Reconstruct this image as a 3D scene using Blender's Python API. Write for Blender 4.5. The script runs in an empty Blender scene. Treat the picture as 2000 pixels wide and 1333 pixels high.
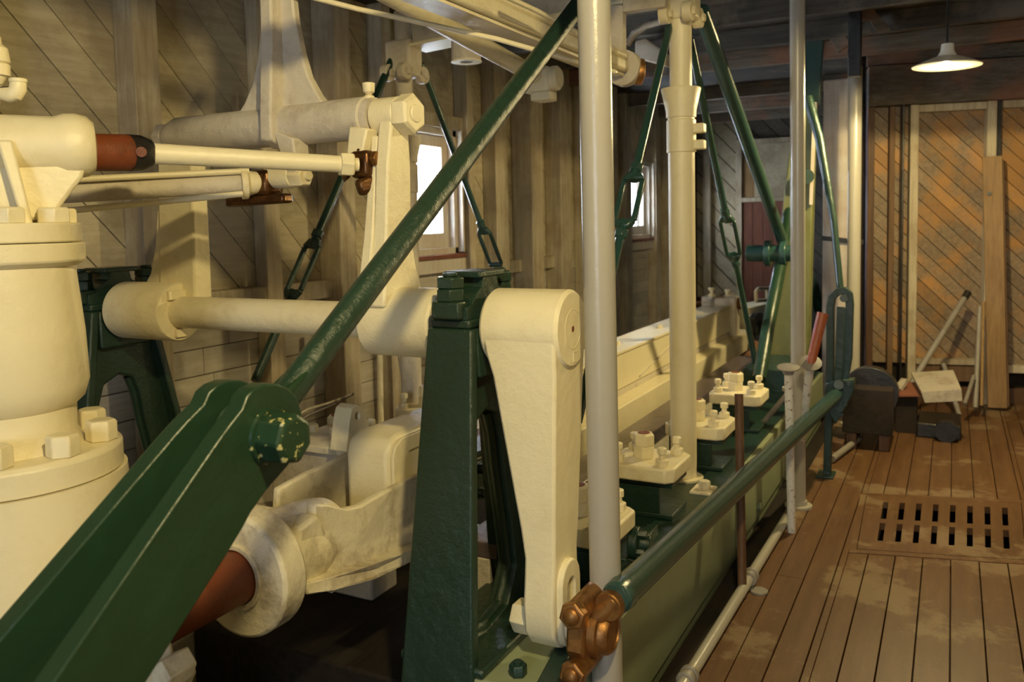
import bpy, bmesh, math, random
from mathutils import Vector, Matrix
random.seed(7)
S = bpy.context.scene
COL = S.collection
PI = math.pi
V = Vector

# ---------------------------------------------------------------- camera
F, CX, CY = 1640.0, 1000.0, 554.0
dY = V((1862-CX, 418-CY, F)).normalized()
dn = V((1480-CX, 22819, F)); dn = (dn - dY*dn.dot(dY)).normalized()
uz = -dn
ux = dY.cross(uz)
if ux.x < 0: ux = -ux
EYE = V((0, 0, 1.5))
AX = (ux, dY, uz)                       # world axes seen in camera coords (right, down, forward)
def U(px, py, X=None, Y=None, Z=None, D=None):
    d = V(((px-CX)/F, (py-CY)/F, 1.0))
    w = V([a.dot(d) for a in AX])
    if D is not None: t = D
    elif X is not None: t = (X-EYE.x)/w.x
    elif Y is not None: t = (Y-EYE.y)/w.y
    else: t = (Z-EYE.z)/w.z
    return EYE + w*t
cam = bpy.data.cameras.new('camera'); co = bpy.data.objects.new('camera', cam); COL.objects.link(co)
r_ = V([a.x for a in AX]); d_ = V([a.y for a in AX]); f_ = V([a.z for a in AX])
m = Matrix((( r_.x, -d_.x, -f_.x, EYE.x), (r_.y, -d_.y, -f_.y, EYE.y), (r_.z, -d_.z, -f_.z, EYE.z), (0, 0, 0, 1)))
co.matrix_world = m
cam.sensor_width = 36; cam.lens = F/2000*36
cam.shift_x = 0; cam.shift_y = -(666.5-CY)/2000
cam.clip_start = 0.05; cam.clip_end = 200
cam.dof.use_dof = True; cam.dof.focus_distance = 2.3; cam.dof.aperture_fstop = 4.5
S.camera = co
S.view_settings.view_transform = 'Standard'; S.view_settings.look = 'None'
S.view_settings.exposure = 0.0; S.view_settings.gamma = 1; S.view_settings.use_curve_mapping = False

# ---------------------------------------------------------------- daylight and lamps
w = bpy.data.worlds.new('world'); S.world = w; w.use_nodes = True
bg = w.node_tree.nodes['Background']; bg.inputs[0].default_value = (0.86, 0.92, 1.0, 1); bg.inputs[1].default_value = 5.0
def area(name, loc, rot, sx, sy, power, color):
    l = bpy.data.lights.new(name, 'AREA'); l.shape = 'RECTANGLE'; l.size = sx; l.size_y = sy
    l.energy = power; l.color = color
    o = bpy.data.objects.new(name, l); COL.objects.link(o); o.location = loc; o.rotation_euler = rot
    return o
def point(name, loc, power, color, rad=.04):
    l = bpy.data.lights.new(name, 'POINT'); l.energy = power; l.color = color; l.shadow_soft_size = rad
    o = bpy.data.objects.new(name, l); COL.objects.link(o); o.location = loc
    return o
WARM = (1.0, .79, .37)
def spot(name, loc, power, color, rad=.05, ang=176):
    l = bpy.data.lights.new(name, 'SPOT'); l.energy = power; l.color = color; l.shadow_soft_size = rad
    l.spot_size = math.radians(ang); l.spot_blend = .05
    o = bpy.data.objects.new(name, l); COL.objects.link(o); o.location = loc
    return o
DAY = (.72, .84, 1.0)
spot('lamp_over_aisle', (.10, .45, 2.60), 178, WARM, .06)
area('daylight_window_near', (-3.25, 4.55, 1.75), (0, -PI/2, 0), .8, .9, 130, DAY)
area('daylight_window_mid', (-3.25, 8.95, 1.7), (0, -PI/2, 0), .8, .9, 120, DAY)
area('daylight_window_far', (-3.25, 10.2, 1.7), (0, -PI/2, 0), 1.0, .9, 9, DAY)
area('daylight_doorway', (-.2, -2.9, 1.6), (PI/2, 0, 0), 1.0, 1.6, 34, DAY)

# ---------------------------------------------------------------- materials
def nt(name):
    mt = bpy.data.materials.new(name); mt.use_nodes = True
    t = mt.node_tree; b = t.nodes['Principled BSDF']; return mt, t, b
def noise(t, scale, detail=6, vec=None, rough=.6):
    n = t.nodes.new('ShaderNodeTexNoise'); n.inputs['Scale'].default_value = scale; n.inputs['Detail'].default_value = detail
    n.inputs['Roughness'].default_value = rough
    if vec: t.links.new(vec, n.inputs['Vector'])
    return n
def coords(t, scale=(1,1,1), rnd=False, rot=(0,0,0)):
    tc = t.nodes.new('ShaderNodeTexCoord'); mp = t.nodes.new('ShaderNodeMapping')
    mp.inputs['Scale'].default_value = scale; mp.inputs['Rotation'].default_value = rot
    t.links.new(tc.outputs['Object'], mp.inputs['Vector'])
    if rnd:
        oi = t.nodes.new('ShaderNodeObjectInfo'); mu = t.nodes.new('ShaderNodeMath'); mu.operation = 'MULTIPLY'; mu.inputs[1].default_value = 37
        t.links.new(oi.outputs['Random'], mu.inputs[0]); t.links.new(mu.outputs[0], mp.inputs['Location'])
        return mp.outputs[0], oi
    return mp.outputs[0]
def ramp(t, fac, stops):
    r = t.nodes.new('ShaderNodeValToRGB'); e = r.color_ramp.elements
    while len(e) < len(stops): e.new(.5)
    for k, (p, c) in enumerate(stops):
        e[k].position = p; e[k].color = (*c, 1) if len(c) == 3 else c
    t.links.new(fac, r.inputs[0]); return r
def mix(t, fac, a, b):
    n = t.nodes.new('ShaderNodeMix'); n.data_type = 'RGBA'
    if isinstance(fac, float): n.inputs[0].default_value = fac
    else: t.links.new(fac, n.inputs[0])
    for v, i in ((a, 6), (b, 7)):
        if isinstance(v, tuple): n.inputs[i].default_value = (*v, 1)
        else: t.links.new(v, n.inputs[i])
    return n.outputs[2]
def bump(t, b, h, strength, dist=.01):
    n = t.nodes.new('ShaderNodeBump'); n.inputs['Strength'].default_value = strength; n.inputs['Distance'].default_value = dist
    t.links.new(h, n.inputs['Height']); t.links.new(n.outputs[0], b.inputs['Normal'])
W3 = (1, 1, 1); K3 = (0, 0, 0)
def paint(name, col, dirt, amount=.3, rough=.4, lump=.35, spec=.5, chip=None, scale=9):
    mt, t, b = nt(name); c = coords(t)
    n1 = noise(t, scale, 8, c, .7)
    r1 = ramp(t, n1.outputs[0], [(.5, K3), (.78, W3)])
    mu = t.nodes.new('ShaderNodeMath'); mu.operation = 'MULTIPLY'; mu.inputs[1].default_value = amount
    t.links.new(r1.outputs[0], mu.inputs[0])
    cc = mix(t, mu.outputs[0], col, dirt)
    if chip:
        n2 = noise(t, 60, 3, c); r2 = ramp(t, n2.outputs[0], [(.62, K3), (.64, W3)])
        cc = mix(t, r2.outputs[0], cc, chip)
    t.links.new(cc, b.inputs['Base Color'])
    b.inputs['Roughness'].default_value = rough; b.inputs['Specular IOR Level'].default_value = spec
    nf = noise(t, 38, 6, c, .7); ng = noise(t, 9, 2, c)
    ad = t.nodes.new('ShaderNodeMath'); ad.operation = 'MULTIPLY_ADD'; ad.inputs[1].default_value = 1.6
    t.links.new(ng.outputs[0], ad.inputs[0]); t.links.new(nf.outputs[0], ad.inputs[2])
    bump(t, b, ad.outputs[0], lump*1.15, .009)
    ns = noise(t, 130, 2, c); rs = ramp(t, ns.outputs[0], [(.0, (.72, .72, .72)), (.30, W3)])
    cs = t.nodes.new('ShaderNodeMix'); cs.data_type = 'RGBA'; cs.blend_type = 'MULTIPLY'; cs.inputs[0].default_value = 1
    t.links.new(cc, cs.inputs[6]); t.links.new(rs.outputs[0], cs.inputs[7]); t.links.new(cs.outputs[2], b.inputs['Base Color'])
    return mt
CREAM = (.80, .72, .48); DIRT = (.30, .19, .08)
M = {}
M['cream'] = paint('cream_paint', CREAM, (.50, .36, .17), .42, .38)
M['cream_clean'] = paint('cream_paint_clean', CREAM, (.60, .48, .28), .34, .35, .24)
M['cream_dirty'] = paint('cream_paint_dirty', (.76, .69, .50), (.17, .09, .035), .9, .42, .4, scale=8)
M['cream_old'] = paint('cream_paint_dusty', (.60, .54, .43), (.30, .24, .17), .65, .55, .5, scale=12)
M['grey_paint'] = paint('grey_pipe_paint', (.38, .36, .31), (.36, .32, .27), .4, .25, .12)
M['green'] = paint('green_paint', (.017, .040, .027), (.025, .036, .018), .4, .22, .45, .5)
M['green_flat'] = paint('green_paint_smooth', (.014, .038, .019), (.02, .06, .03), .4, .30, .18, .5)
M['green_chip'] = paint('green_paint_chipped', (.014, .038, .019), (.02, .06, .03), .4, .28, .2, .5, chip=(.45, .42, .18))
M['green_rail'] = paint('green_rail_paint', (.022, .062, .055), (.03, .09, .06), .5, .22, .15, .6)
M['green_dark'] = paint('green_paint_dark', (.012, .036, .026), (.02, .03, .02), .4, .3, .3)
M['pale_green'] = paint('pale_green_paint', (.27, .31, .19), (.22, .24, .11), .5, .45, .15)
M['olive'] = paint('olive_paint', (.12, .13, .045), (.22, .2, .08), .5, .5, .15)
M['rust'] = paint('rusty_steel', (.19, .048, .016), (.05, .02, .01), .9, .45, .3)
M['orange'] = paint('orange_paint', (.30, .07, .02), (.2, .05, .02), .7, .4, .3)
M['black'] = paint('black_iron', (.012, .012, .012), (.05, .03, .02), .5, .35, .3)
M['slide'] = paint('oily_slide_steel', (.11, .085, .09), (.05, .03, .02), .6, .22, .1, .6)
M['steel_grey'] = paint('dull_grey_steel', (.25, .23, .20), (.12, .08, .05), .6, .45, .2)
M['tray'] = paint('worn_tin', (.42, .38, .30), (.15, .08, .04), .8, .35, .3)
M['redplate'] = paint('red_brown_plate', (.20, .07, .035), (.10, .05, .03), .6, .5, .2)
M['tube_white'] = paint('chipped_white_tube', (.66, .64, .58), (.25, .15, .08), .5, .45, .2, chip=(.12, .07, .04))
def metal(name, col, rough, dirt):
    mt, t, b = nt(name); c = coords(t); n = noise(t, 22, 6, c)
    r = ramp(t, n.outputs[0], [(.42, col), (.72, dirt)]); t.links.new(r.outputs[0], b.inputs['Base Color'])
    b.inputs['Metallic'].default_value = .75; b.inputs['Roughness'].default_value = rough
    bump(t, b, noise(t, 60, 4, c).outputs[0], .25, .005); return mt
M['bronze'] = metal('oily_bronze', (.34, .17, .055), .42, (.16, .07, .02))
M['bronze_dark'] = metal('dark_oily_bronze', (.13, .06, .02), .3, (.05, .02, .01))
def wood(name, col, dark, axis, rough=.6, stain=None, stain_amt=.5, var=.25, grain=1.0, lo=.35, hi=.75, spec=.3):
    mt, t, b = nt(name)
    sc = [16, 16, 16]; 
    if axis == 'y': sc = [16, 1.2, 16]
    elif axis == 'x': sc = [1.2, 16, 16]
    elif axis == 'z': sc = [16, 16, 1.2]
    elif axis == 'd': sc = [16, 1.5, 16]
    rot = (PI/4, 0, 0) if axis == 'd' else (0, 0, 0)
    c, oi = coords(t, sc, True, rot)
    n = noise(t, 2.2, 8, c, .7)
    r = ramp(t, n.outputs[0], [(lo, dark), (hi, col)])
    colo = r.outputs[0]
    if stain:
        c2 = coords(t); n2 = noise(t, 2.3, 6, c2, .65); r2 = ramp(t, n2.outputs[0], [(.47, K3), (.60, W3)])
        mu = t.nodes.new('ShaderNodeMath'); mu.operation = 'MULTIPLY'; mu.inputs[1].default_value = stain_amt; t.links.new(r2.outputs[0], mu.inputs[0])
        colo = mix(t, mu.outputs[0], colo, stain)
    hs = t.nodes.new('ShaderNodeHueSaturation')
    mr = t.nodes.new('ShaderNodeMapRange'); mr.inputs[3].default_value = 1-var; mr.inputs[4].default_value = 1+var
    t.links.new(oi.outputs['Random'], mr.inputs[0]); t.links.new(mr.outputs[0], hs.inputs['Value'])
    t.links.new(colo, hs.inputs['Color']); t.links.new(hs.outputs[0], b.inputs['Base Color'])
    b.inputs['Roughness'].default_value = rough; b.inputs['Specular IOR Level'].default_value = spec
    bump(t, b, n.outputs[0], .35*grain, .004); return mt
M['board_diag'] = wood('whitewashed_diagonal_board', (.54, .48, .34), (.38, .32, .21), 'd', .65, (.20, .15, .09), .45, .12)
M['board_h'] = wood('whitewashed_board', (.52, .49, .42), (.38, .34, .27), 'y', .65, (.25, .20, .14), .4, .10)
M['stud'] = wood('whitewashed_stud', (.58, .52, .39), (.36, .30, .20), 'z', .65, (.20, .13, .07), .4, .14)
M['stud_brown'] = wood('bare_brown_stud', (.17, .10, .055), (.09, .055, .03), 'z', .7, None, .4, .3)
M['trimw'] = wood('painted_trim', (.60, .57, .50), (.45, .40, .33), 'z', .5, (.35, .22, .12), .4, .05)
M['board_or'] = wood('bare_orange_diagonal_board', (.29, .225, .15), (.17, .115, .07), 'd', .55, (.40, .20, .06), .8, .2)
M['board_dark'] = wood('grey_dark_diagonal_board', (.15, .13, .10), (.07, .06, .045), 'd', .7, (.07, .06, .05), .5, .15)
M['ceil'] = wood('smoky_ceiling_board', (.075, .06, .042), (.03, .024, .018), 'x', .7, (.2, .16, .11), .4, .2)
M['beam'] = wood('dirty_painted_beam', (.19, .165, .12), (.08, .06, .04), 'x', .7, (.30, .12, .06), .5, .15)
M['brown_wood'] = wood('dark_brown_wood', (.16, .085, .04), (.07, .035, .018), 'z', .55, None, .4, .1)
M['door_red'] = wood('red_brown_door_wood', (.23, .085, .045), (.12, .045, .028), 'z', .6, None, .4, .08)
M['tan_wood'] = wood('tan_plank_wood', (.34, .21, .09), (.2, .12, .05), 'z', .6, None, .4, .1)
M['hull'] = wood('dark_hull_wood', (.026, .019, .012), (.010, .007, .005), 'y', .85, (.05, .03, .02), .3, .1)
def floor_mat():
    mt, t, b = nt('worn_floor_paint'); c, oi = coords(t, (9, .9, 9), True); n = noise(t, 2, 8, c, .7)
    r = ramp(t, n.outputs[0], [(.3, (.085, .040, .016)), (.7, (.155, .080, .035))])
    c2 = coords(t); n2 = noise(t, 1.9, 3, c2, .5); n3 = noise(t, 16, 8, c2, .75)
    mu = t.nodes.new('ShaderNodeMath'); mu.operation = 'MULTIPLY_ADD'; t.links.new(n3.outputs[0], mu.inputs[0]); mu.inputs[1].default_value = .45
    t.links.new(n2.outputs[0], mu.inputs[2])
    r2 = ramp(t, mu.outputs[0], [(.78, K3), (.84, W3)])
    m2 = t.nodes.new('ShaderNodeMath'); m2.operation = 'MULTIPLY'; m2.inputs[1].default_value = .62; t.links.new(r2.outputs[0], m2.inputs[0])
    cc = mix(t, m2.outputs[0], r.outputs[0], (.25, .18, .105))
    n4 = noise(t, 5, 6, c2, .7); r4 = ramp(t, n4.outputs[0], [(.55, K3), (.75, W3)])
    m4 = t.nodes.new('ShaderNodeMath'); m4.operation = 'MULTIPLY'; m4.inputs[1].default_value = .55; t.links.new(r4.outputs[0], m4.inputs[0])
    cc = mix(t, m4.outputs[0], cc, (.10, .05, .025))
    t.links.new(cc, b.inputs['Base Color']); b.inputs['Roughness'].default_value = .42; b.inputs['Specular IOR Level'].default_value = .35
    bump(t, b, n3.outputs[0], .25, .003); return mt
M['floor'] = floor_mat()
mt, t, b = nt('window_glass'); b.inputs['Base Color'].default_value = (1, 1, 1, 1); b.inputs['Roughness'].default_value = 0; b.inputs['Transmission Weight'].default_value = 1; b.inputs['IOR'].default_value = 1.02; M['glass'] = mt
mt, t, b = nt('lamp_glow'); b.inputs['Emission Color'].default_value = (1, .80, .45, 1); b.inputs['Emission Strength'].default_value = 70; M['glow'] = mt
mt, t, b = nt('lamp_enamel'); b.inputs['Base Color'].default_value = (.9, .87, .78, 1); b.inputs['Roughness'].default_value = .3; M['enamel'] = mt
mt, t, b = nt('snow_ground'); b.inputs['Base Color'].default_value = (.6, .62, .62, 1); M['ground'] = mt

# ---------------------------------------------------------------- mesh builder
def frame(d):
    d = V(d).normalized(); a = V((0, 0, 1)) if abs(d.z) < .9 else V((1, 0, 0))
    x = a.cross(d).normalized(); y = d.cross(x).normalized(); return x, y, d
class B:
    def __init__(s): s.bm = bmesh.new()
    def face(s, vs):
        try: s.bm.faces.new(vs)
        except ValueError: pass
    def box(s, lo, hi):
        lo, hi = V(lo), V(hi)
        v = [s.bm.verts.new((x, y, z)) for x in (lo.x, hi.x) for y in (lo.y, hi.y) for z in (lo.z, hi.z)]
        for q in ((0,1,3,2), (4,6,7,5), (0,4,5,1), (2,3,7,6), (0,2,6,4), (1,5,7,3)): s.face([v[i] for i in q])
        return s
    def prism(s, pts, ext):
        ext = V(ext); pts = [V(p) for p in pts]
        a = [s.bm.verts.new(p) for p in pts]; b2 = [s.bm.verts.new(p+ext) for p in pts]
        n = len(a); s.face(a[::-1]); s.face(b2)
        for i in range(n): s.face([a[i], a[(i+1) % n], b2[(i+1) % n], b2[i]])
        return s
    def loft(s, A, Bp):
        """two matching loops joined into a closed solid"""
        a = [s.bm.verts.new(V(p)) for p in A]; b2 = [s.bm.verts.new(V(p)) for p in Bp]
        n = len(a); s.face(a[::-1]); s.face(b2)
        for i in range(n): s.face([a[i], a[(i+1) % n], b2[(i+1) % n], b2[i]])
        return s
    def bar(s, p0, p1, wx, wy, up=(0, 0, 1), w1=None):
        p0, p1 = V(p0), V(p1); d = (p1-p0).normalized(); u = V(up); x = u.cross(d)
        if x.length < 1e-3: x = V((1, 0, 0)).cross(d)
        x.normalize(); y = d.cross(x).normalized(); w1 = w1 or (wx, wy)
        A = [p0 + x*wx/2*i + y*wy/2*j for i, j in ((-1,-1), (1,-1), (1,1), (-1,1))]
        C2 = [p1 + x*w1[0]/2*i + y*w1[1]/2*j for i, j in ((-1,-1), (1,-1), (1,1), (-1,1))]
        return s.loft(A, C2)
    def lathe(s, p0, d, prof, n=32, ang=0):
        """prof: (distance along d, radius)"""
        p0 = V(p0); x, y, d = frame(d); rings = []
        for h, r in prof:
            if r <= 1e-6: rings.append([s.bm.verts.new(p0+d*h)])
            else: rings.append([s.bm.verts.new(p0+d*h+(x*math.cos(2*PI*k/n+ang)+y*math.sin(2*PI*k/n+ang))*r) for k in range(n)])
        for a, b2 in zip(rings, rings[1:]):
            for k in range(n):
                k2 = (k+1) % n
                if len(a) == 1 and len(b2) == 1: continue
                if len(a) == 1: s.face([a[0], b2[k], b2[k2]])
                elif len(b2) == 1: s.face([a[k], b2[0], a[k2]][::-1])
                else: s.face([a[k], a[k2], b2[k2], b2[k]])
        if len(rings[0]) > 1: s.face(rings[0][::-1])
        if len(rings[-1]) > 1: s.face(rings[-1])
        return s
    def cyl(s, p0, p1, r0, r1=None, n=32):
        p0, p1 = V(p0), V(p1); r1 = r0 if r1 is None else r1
        return s.lathe(p0, p1-p0, [(0, r0), ((p1-p0).length, r1)], n)
    def ring(s, p0, d, ro, ri, h, n=32):
        x, y, d = frame(d); p0 = V(p0); L = []
        for (hh, r) in ((0, ro), (h, ro), (h, ri), (0, ri)):
            L.append([s.bm.verts.new(p0+d*hh+(x*math.cos(2*PI*k/n)+y*math.sin(2*PI*k/n))*r) for k in range(n)])
        for i in range(4):
            a, b2 = L[i], L[(i+1) % 4]
            for k in range(n): s.face([a[k], a[(k+1) % n], b2[(k+1) % n], b2[k]])
        return s
    def hexa(s, p, d, r, h, chamfer=True, ang=0):
        return s.lathe(p, d, [(0, r), (h*.86, r), (h, r*.86)] if chamfer else [(0, r), (h, r)], 6, ang)
    def tube(s, pts, r, n=12):
        pts = [V(p) for p in pts]; rings = []; px = None
        for i, p in enumerate(pts):
            d = (pts[min(i+1, len(pts)-1)] - pts[max(i-1, 0)]).normalized()
            if px is None: x, y, _ = frame(d)
            else: x = (px - d*px.dot(d)).normalized(); y = d.cross(x)
            px = x; rr = r[i] if isinstance(r, (list, tuple)) else r
            rings.append([s.bm.verts.new(p+(x*math.cos(2*PI*k/n)+y*math.sin(2*PI*k/n))*rr) for k in range(n)])
        for a, b2 in zip(rings, rings[1:]):
            for k in range(n): s.face([a[k], a[(k+1) % n], b2[(k+1) % n], b2[k]])
        s.face(rings[0][::-1]); s.face(rings[-1]); return s
    def plate_hole(s, outer, hole, ext):
        """polygon plate with one hole: outer and hole are loops of the same length, paired by index"""
        ext = V(ext); A = [s.bm.verts.new(V(p)) for p in outer]; H = [s.bm.verts.new(V(p)) for p in hole]
        A2 = [s.bm.verts.new(V(p)+ext) for p in outer]; H2 = [s.bm.verts.new(V(p)+ext) for p in hole]; n = len(A)
        for i in range(n):
            j = (i+1) % n
            s.face([A[i], H[i], H[j], A[j]]); s.face([A2[i], A2[j], H2[j], H2[i]])
            s.face([A[i], A[j], A2[j], A2[i]]); s.face([H[i], H2[i], H2[j], H[j]])
        return s
    def build(s, name, mat, parent=None, bevel=0, smooth=35, seg=2):
        bm = s.bm; bmesh.ops.recalc_face_normals(bm, faces=bm.faces)
        off = V(parent['_o']) if parent is not None and '_o' in parent else V((0, 0, 0))
        for v in bm.verts: v.co -= off
        for f in bm.faces: f.smooth = True
        lim = math.radians(smooth)
        for e in bm.edges:
            e.smooth = len(e.link_faces) == 2 and e.calc_face_angle(0) < lim
        me = bpy.data.meshes.new(name); bm.to_mesh(me); bm.free()
        me.materials.append(M[mat])
        o = bpy.data.objects.new(name, me); COL.objects.link(o)
        if parent is not None:
            o.parent = parent
            if '_o' in parent: o['_o'] = tuple(off)
        if bevel:
            md = o.modifiers.new('bevel', 'BEVEL'); md.width = bevel; md.segments = seg; md.limit_method = 'ANGLE'; md.angle_limit = math.radians(40)
            md.harden_normals = False
        return o
def thing(name, label, cat, loc=(0, 0, 0), group=None):
    o = bpy.data.objects.new(name, None); COL.objects.link(o); o.location = loc; o['_o'] = tuple(loc)
    o['label'] = label; o['category'] = cat; o.empty_display_size = .05
    if group: o['group'] = group
    return o
def tag(o, label, cat, group=None):
    o['label'] = label; o['category'] = cat
    if group: o['group'] = group
    return o
def struct(name):
    o = bpy.data.objects.new(name, None); COL.objects.link(o); o['kind'] = 'structure'; return o
def copy_tree(o, parent=None):
    c = o.copy(); COL.objects.link(c)
    if parent is not None: c.parent = parent
    for ch in [x for x in bpy.data.objects if x.parent == o]: copy_tree(ch, c)
    return c
def arc(c, r, a0, a1, n, ax='yz', ry=None):
    out = []; ry = ry or r
    for k in range(n+1):
        a = math.radians(a0+(a1-a0)*k/n); out.append((c[0]+r*math.cos(a), c[1]+ry*math.sin(a)))
    return out
def YZ(pts, x): return [(x, p[0], p[1]) for p in pts]

# ================================================================= SETTING
CEIL = 2.8
# ---- floor
floor = struct('floor')
GR = [U(1693, 970, Z=0), U(1994, 984, Z=0), U(2003, 1096, Z=0), U(1674, 1074, Z=0)]   # grate panel corners: far-left, far-right, near-right, near-left
BWD = .108; x = -.742; 
slope = (GR[1].y-GR[0].y)/(GR[1].x-GR[0].x)
while x < 1.75:
    x1 = x+BWD-.004; xc = (x+x1)/2
    strips = [(x, x1)]
    for e in (GR[3].x-.03, GR[1].x+.03):
        if x+.004 < e < x1-.004: strips = [(x, e-.001), (e+.001, x1)]
    for xa, xb in strips:
        xm_ = (xa+xb)/2; segs = [(-2.9, 7.85)]
        if GR[3].x-.03 < xm_ < GR[1].x+.03:
            segs = [(-2.9, GR[3].y+slope*(xm_-GR[3].x)+.0), (GR[0].y+slope*(xm_-GR[0].x)-.0, 7.85)]
        for a, c in segs:
            cuts = [a]
            y = a+random.uniform(1.2, 3.0)
            while y < c-.5: cuts.append(y); y += random.uniform(2.2, 3.6)
            cuts.append(c)
            for p, q in zip(cuts, cuts[1:]):
                dz = random.uniform(-.0012, .0008)
                B().box((xa, p+.0015, -.035), (xb, q-.0015, dz)).build('plank', 'floor', floor, .0015, seg=1)
    x += BWD
B().box((-.85, -2.9, -.10), (GR[3].x+.06, 7.85, -.04)).box((GR[1].x-.06, -2.9, -.10), (1.8, 7.85, -.04)).box((GR[3].x+.06, -2.9, -.10), (GR[1].x-.06, 3.95, -.04)).box((GR[3].x+.06, 5.0, -.10), (GR[1].x-.06, 7.85, -.04)).build('subfloor', 'hull', floor)
B().box((-3.1, -2.9, -.62), (1.8, 11.1, -.55)).build('hull_bottom', 'hull', floor)
B().box((-3.1, 7.85, -.10), (1.8, 11.1, -.02)).build('deck_aft', 'hull', floor)
for k in range(9):
    y = .4+k*1.15
    B().box((-3.05, y, -.55), (-.9, y+.14, -.30)).build('floor_timber', 'hull', floor, .006, seg=1)
# ---- grate
gr = thing('floor_grate', 'brown painted metal floor grate with two rows of eight slots', 'grate', tuple((GR[0]+GR[1]+GR[2]+GR[3])/4))
def gp(u, v, z):
    a = GR[3].lerp(GR[2], u); c = GR[0].lerp(GR[1], u); p = a.lerp(c, v); return V((p.x, p.y, z))
def gquad(bb, u0, u1, v0, v1, z0=-.03, z1=.004):
    bb.loft([gp(u0, v0, z0), gp(u1, v0, z0), gp(u1, v1, z0), gp(u0, v1, z0)], [gp(u0, v0, z1), gp(u1, v0, z1), gp(u1, v1, z1), gp(u0, v1, z1)])
bb = B(); us = [.115+.109*k for k in range(8)]; sw = .036
ve = [(.15, .46), (.54, .88)]
gquad(bb, 0, 1, 0, .15); gquad(bb, 0, 1, .46, .54); gquad(bb, 0, 1, .88, 1)
for v0, v1 in ve:
    e = [0]+[q for u in us for q in (u, u+sw)]+[1]
    for k in range(0, len(e), 2): gquad(bb, e[k], e[k+1], v0, v1)
bb.build('slotted_plate', 'floor', gr)
bb = B()
for (u0, u1, v0, v1) in ((-.045, 1.045, -.06, -.005), (-.045, 1.045, 1.005, 1.06), (-.045, -.005, -.005, 1.005), (1.005, 1.045, -.005, 1.005)): gquad(bb, u0, u1, v0, v1, -.03, .003)
bb.build('border', 'floor', gr)

# ---- diagonal boards clipped to a rectangle
def clip(poly, lo, hi):
    def cut(P, f, inter):
        out = []
        for i in range(len(P)):
            a, c = P[i], P[(i+1) % len(P)]
            fa, fc = f(a), f(c)
            if fa >= 0: out.append(a)
            if (fa >= 0) != (fc >= 0):
                tt = fa/(fa-fc); out.append((a[0]+(c[0]-a[0])*tt, a[1]+(c[1]-a[1])*tt))
        return out
    for f in (lambda p: p[0]-lo[0], lambda p: hi[0]-p[0], lambda p: p[1]-lo[1], lambda p: hi[1]-p[1]):
        poly = cut(poly, f, None)
        if len(poly) < 3: return None
    return poly
def area2(P): return abs(sum(P[i][0]*P[(i+1) % len(P)][1]-P[(i+1) % len(P)][0]*P[i][1] for i in range(len(P))))/2
def diag(parent, lo, hi, to3, normal, width, mat, ang=-46, gap=.005, th=.018):
    """diagonal boards filling the rectangle lo..hi (s, z)"""
    a = math.radians(ang); d = (math.cos(a), math.sin(a)); n = (-d[1], d[0])
    corners = [(lo[0], lo[1]), (hi[0], lo[1]), (hi[0], hi[1]), (lo[0], hi[1])]
    pr = [c[0]*n[0]+c[1]*n[1] for c in corners]
    k = math.floor(min(pr)/width)
    while k*width < max(pr):
        o0, o1 = k*width+gap/2, (k+1)*width-gap/2
        q = [(n[0]*o0+d[0]*s_, n[1]*o0+d[1]*s_) for s_ in (-30, 30)]+[(n[0]*o1+d[0]*s_, n[1]*o1+d[1]*s_) for s_ in (30, -30)]
        P = clip(q, lo, hi)
        if P and area2(P) > .0008:
            N = V(normal); off = random.uniform(-.0015, .0015)
            B().prism([to3(*p)+N*off for p in P], -N*th).build('board', mat, parent)
        k += 1
# ---- left wall (x = -3.08 boards, studs to -2.95)
WL = -3.08
wl = struct('wall_left')
to3 = lambda s_, z: V((WL, s_, z))
LZ = 1.16
wins = [(4.20, 4.98, 1.30, 2.14), (8.40, 9.16, 1.30, 2.14), (9.75, 10.65, 1.0, 2.14)]
zones = []
ys = -2.0
for (a, c, z0, z1) in wins:
    zones += [((ys, LZ), (a, CEIL)), ((a, LZ), (c, z0)), ((a, z1), (c, CEIL))]; ys = c
zones.append(((ys, LZ), (11.1, CEIL)))
for lo, hi in zones: 
    if hi[1]-lo[1] > .01: diag(wl, lo, hi, to3, (1, 0, 0), .15, 'board_diag')
z = -.55; k = 0
while z < LZ-.01:
    z1 = min(z+.125, LZ)
    cuts = [-2.0]+sorted([-0.5+random.uniform(-.3, .3), 2.9+random.uniform(-.3, .3), 6.2+random.uniform(-.3, .3), 8.8])+[11.1]
    for a, c in zip(cuts, cuts[1:]):
        if c > 9.7 and z > .85: c = min(c, 9.75) 
        B().box((WL-.018, a+.002, z+.003), (WL+random.uniform(-.001, .002), c-.002, z1-.002)).build('board', 'board_h', wl)
    z = z1
bb = B()     # outer sheathing with the window holes
ys = -2.9
for (a, c, z0, z1) in wins:
    bb.box((-3.2, ys, -.6), (-3.11, a, CEIL+.1)); bb.box((-3.2, a, -.6), (-3.11, c, z0)); bb.box((-3.2, a, z1), (-3.11, c, CEIL+.1)); ys = c
bb.box((-3.2, ys, -.6), (-3.11, 11.2, CEIL+.1)).build('outer_sheathing', 'hull', wl)
SP = -2.97
def stud(y, z0=-.55, z1=CEIL, w_=.13, mat='stud', xf=SP):
    B().box((WL+.003, y-w_/2, z0), (xf+random.uniform(-.004, .004), y+w_/2, z1)).build('stud', mat, wl, .004, seg=1)
for y in (-.9, .1, .85, 1.75): stud(y)
stud(2.43, w_=.125, xf=-2.96); stud(3.16, w_=.11, xf=-3.0); stud(3.66, w_=.14, mat='stud', xf=-2.93); stud(4.12, w_=.09)
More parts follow.
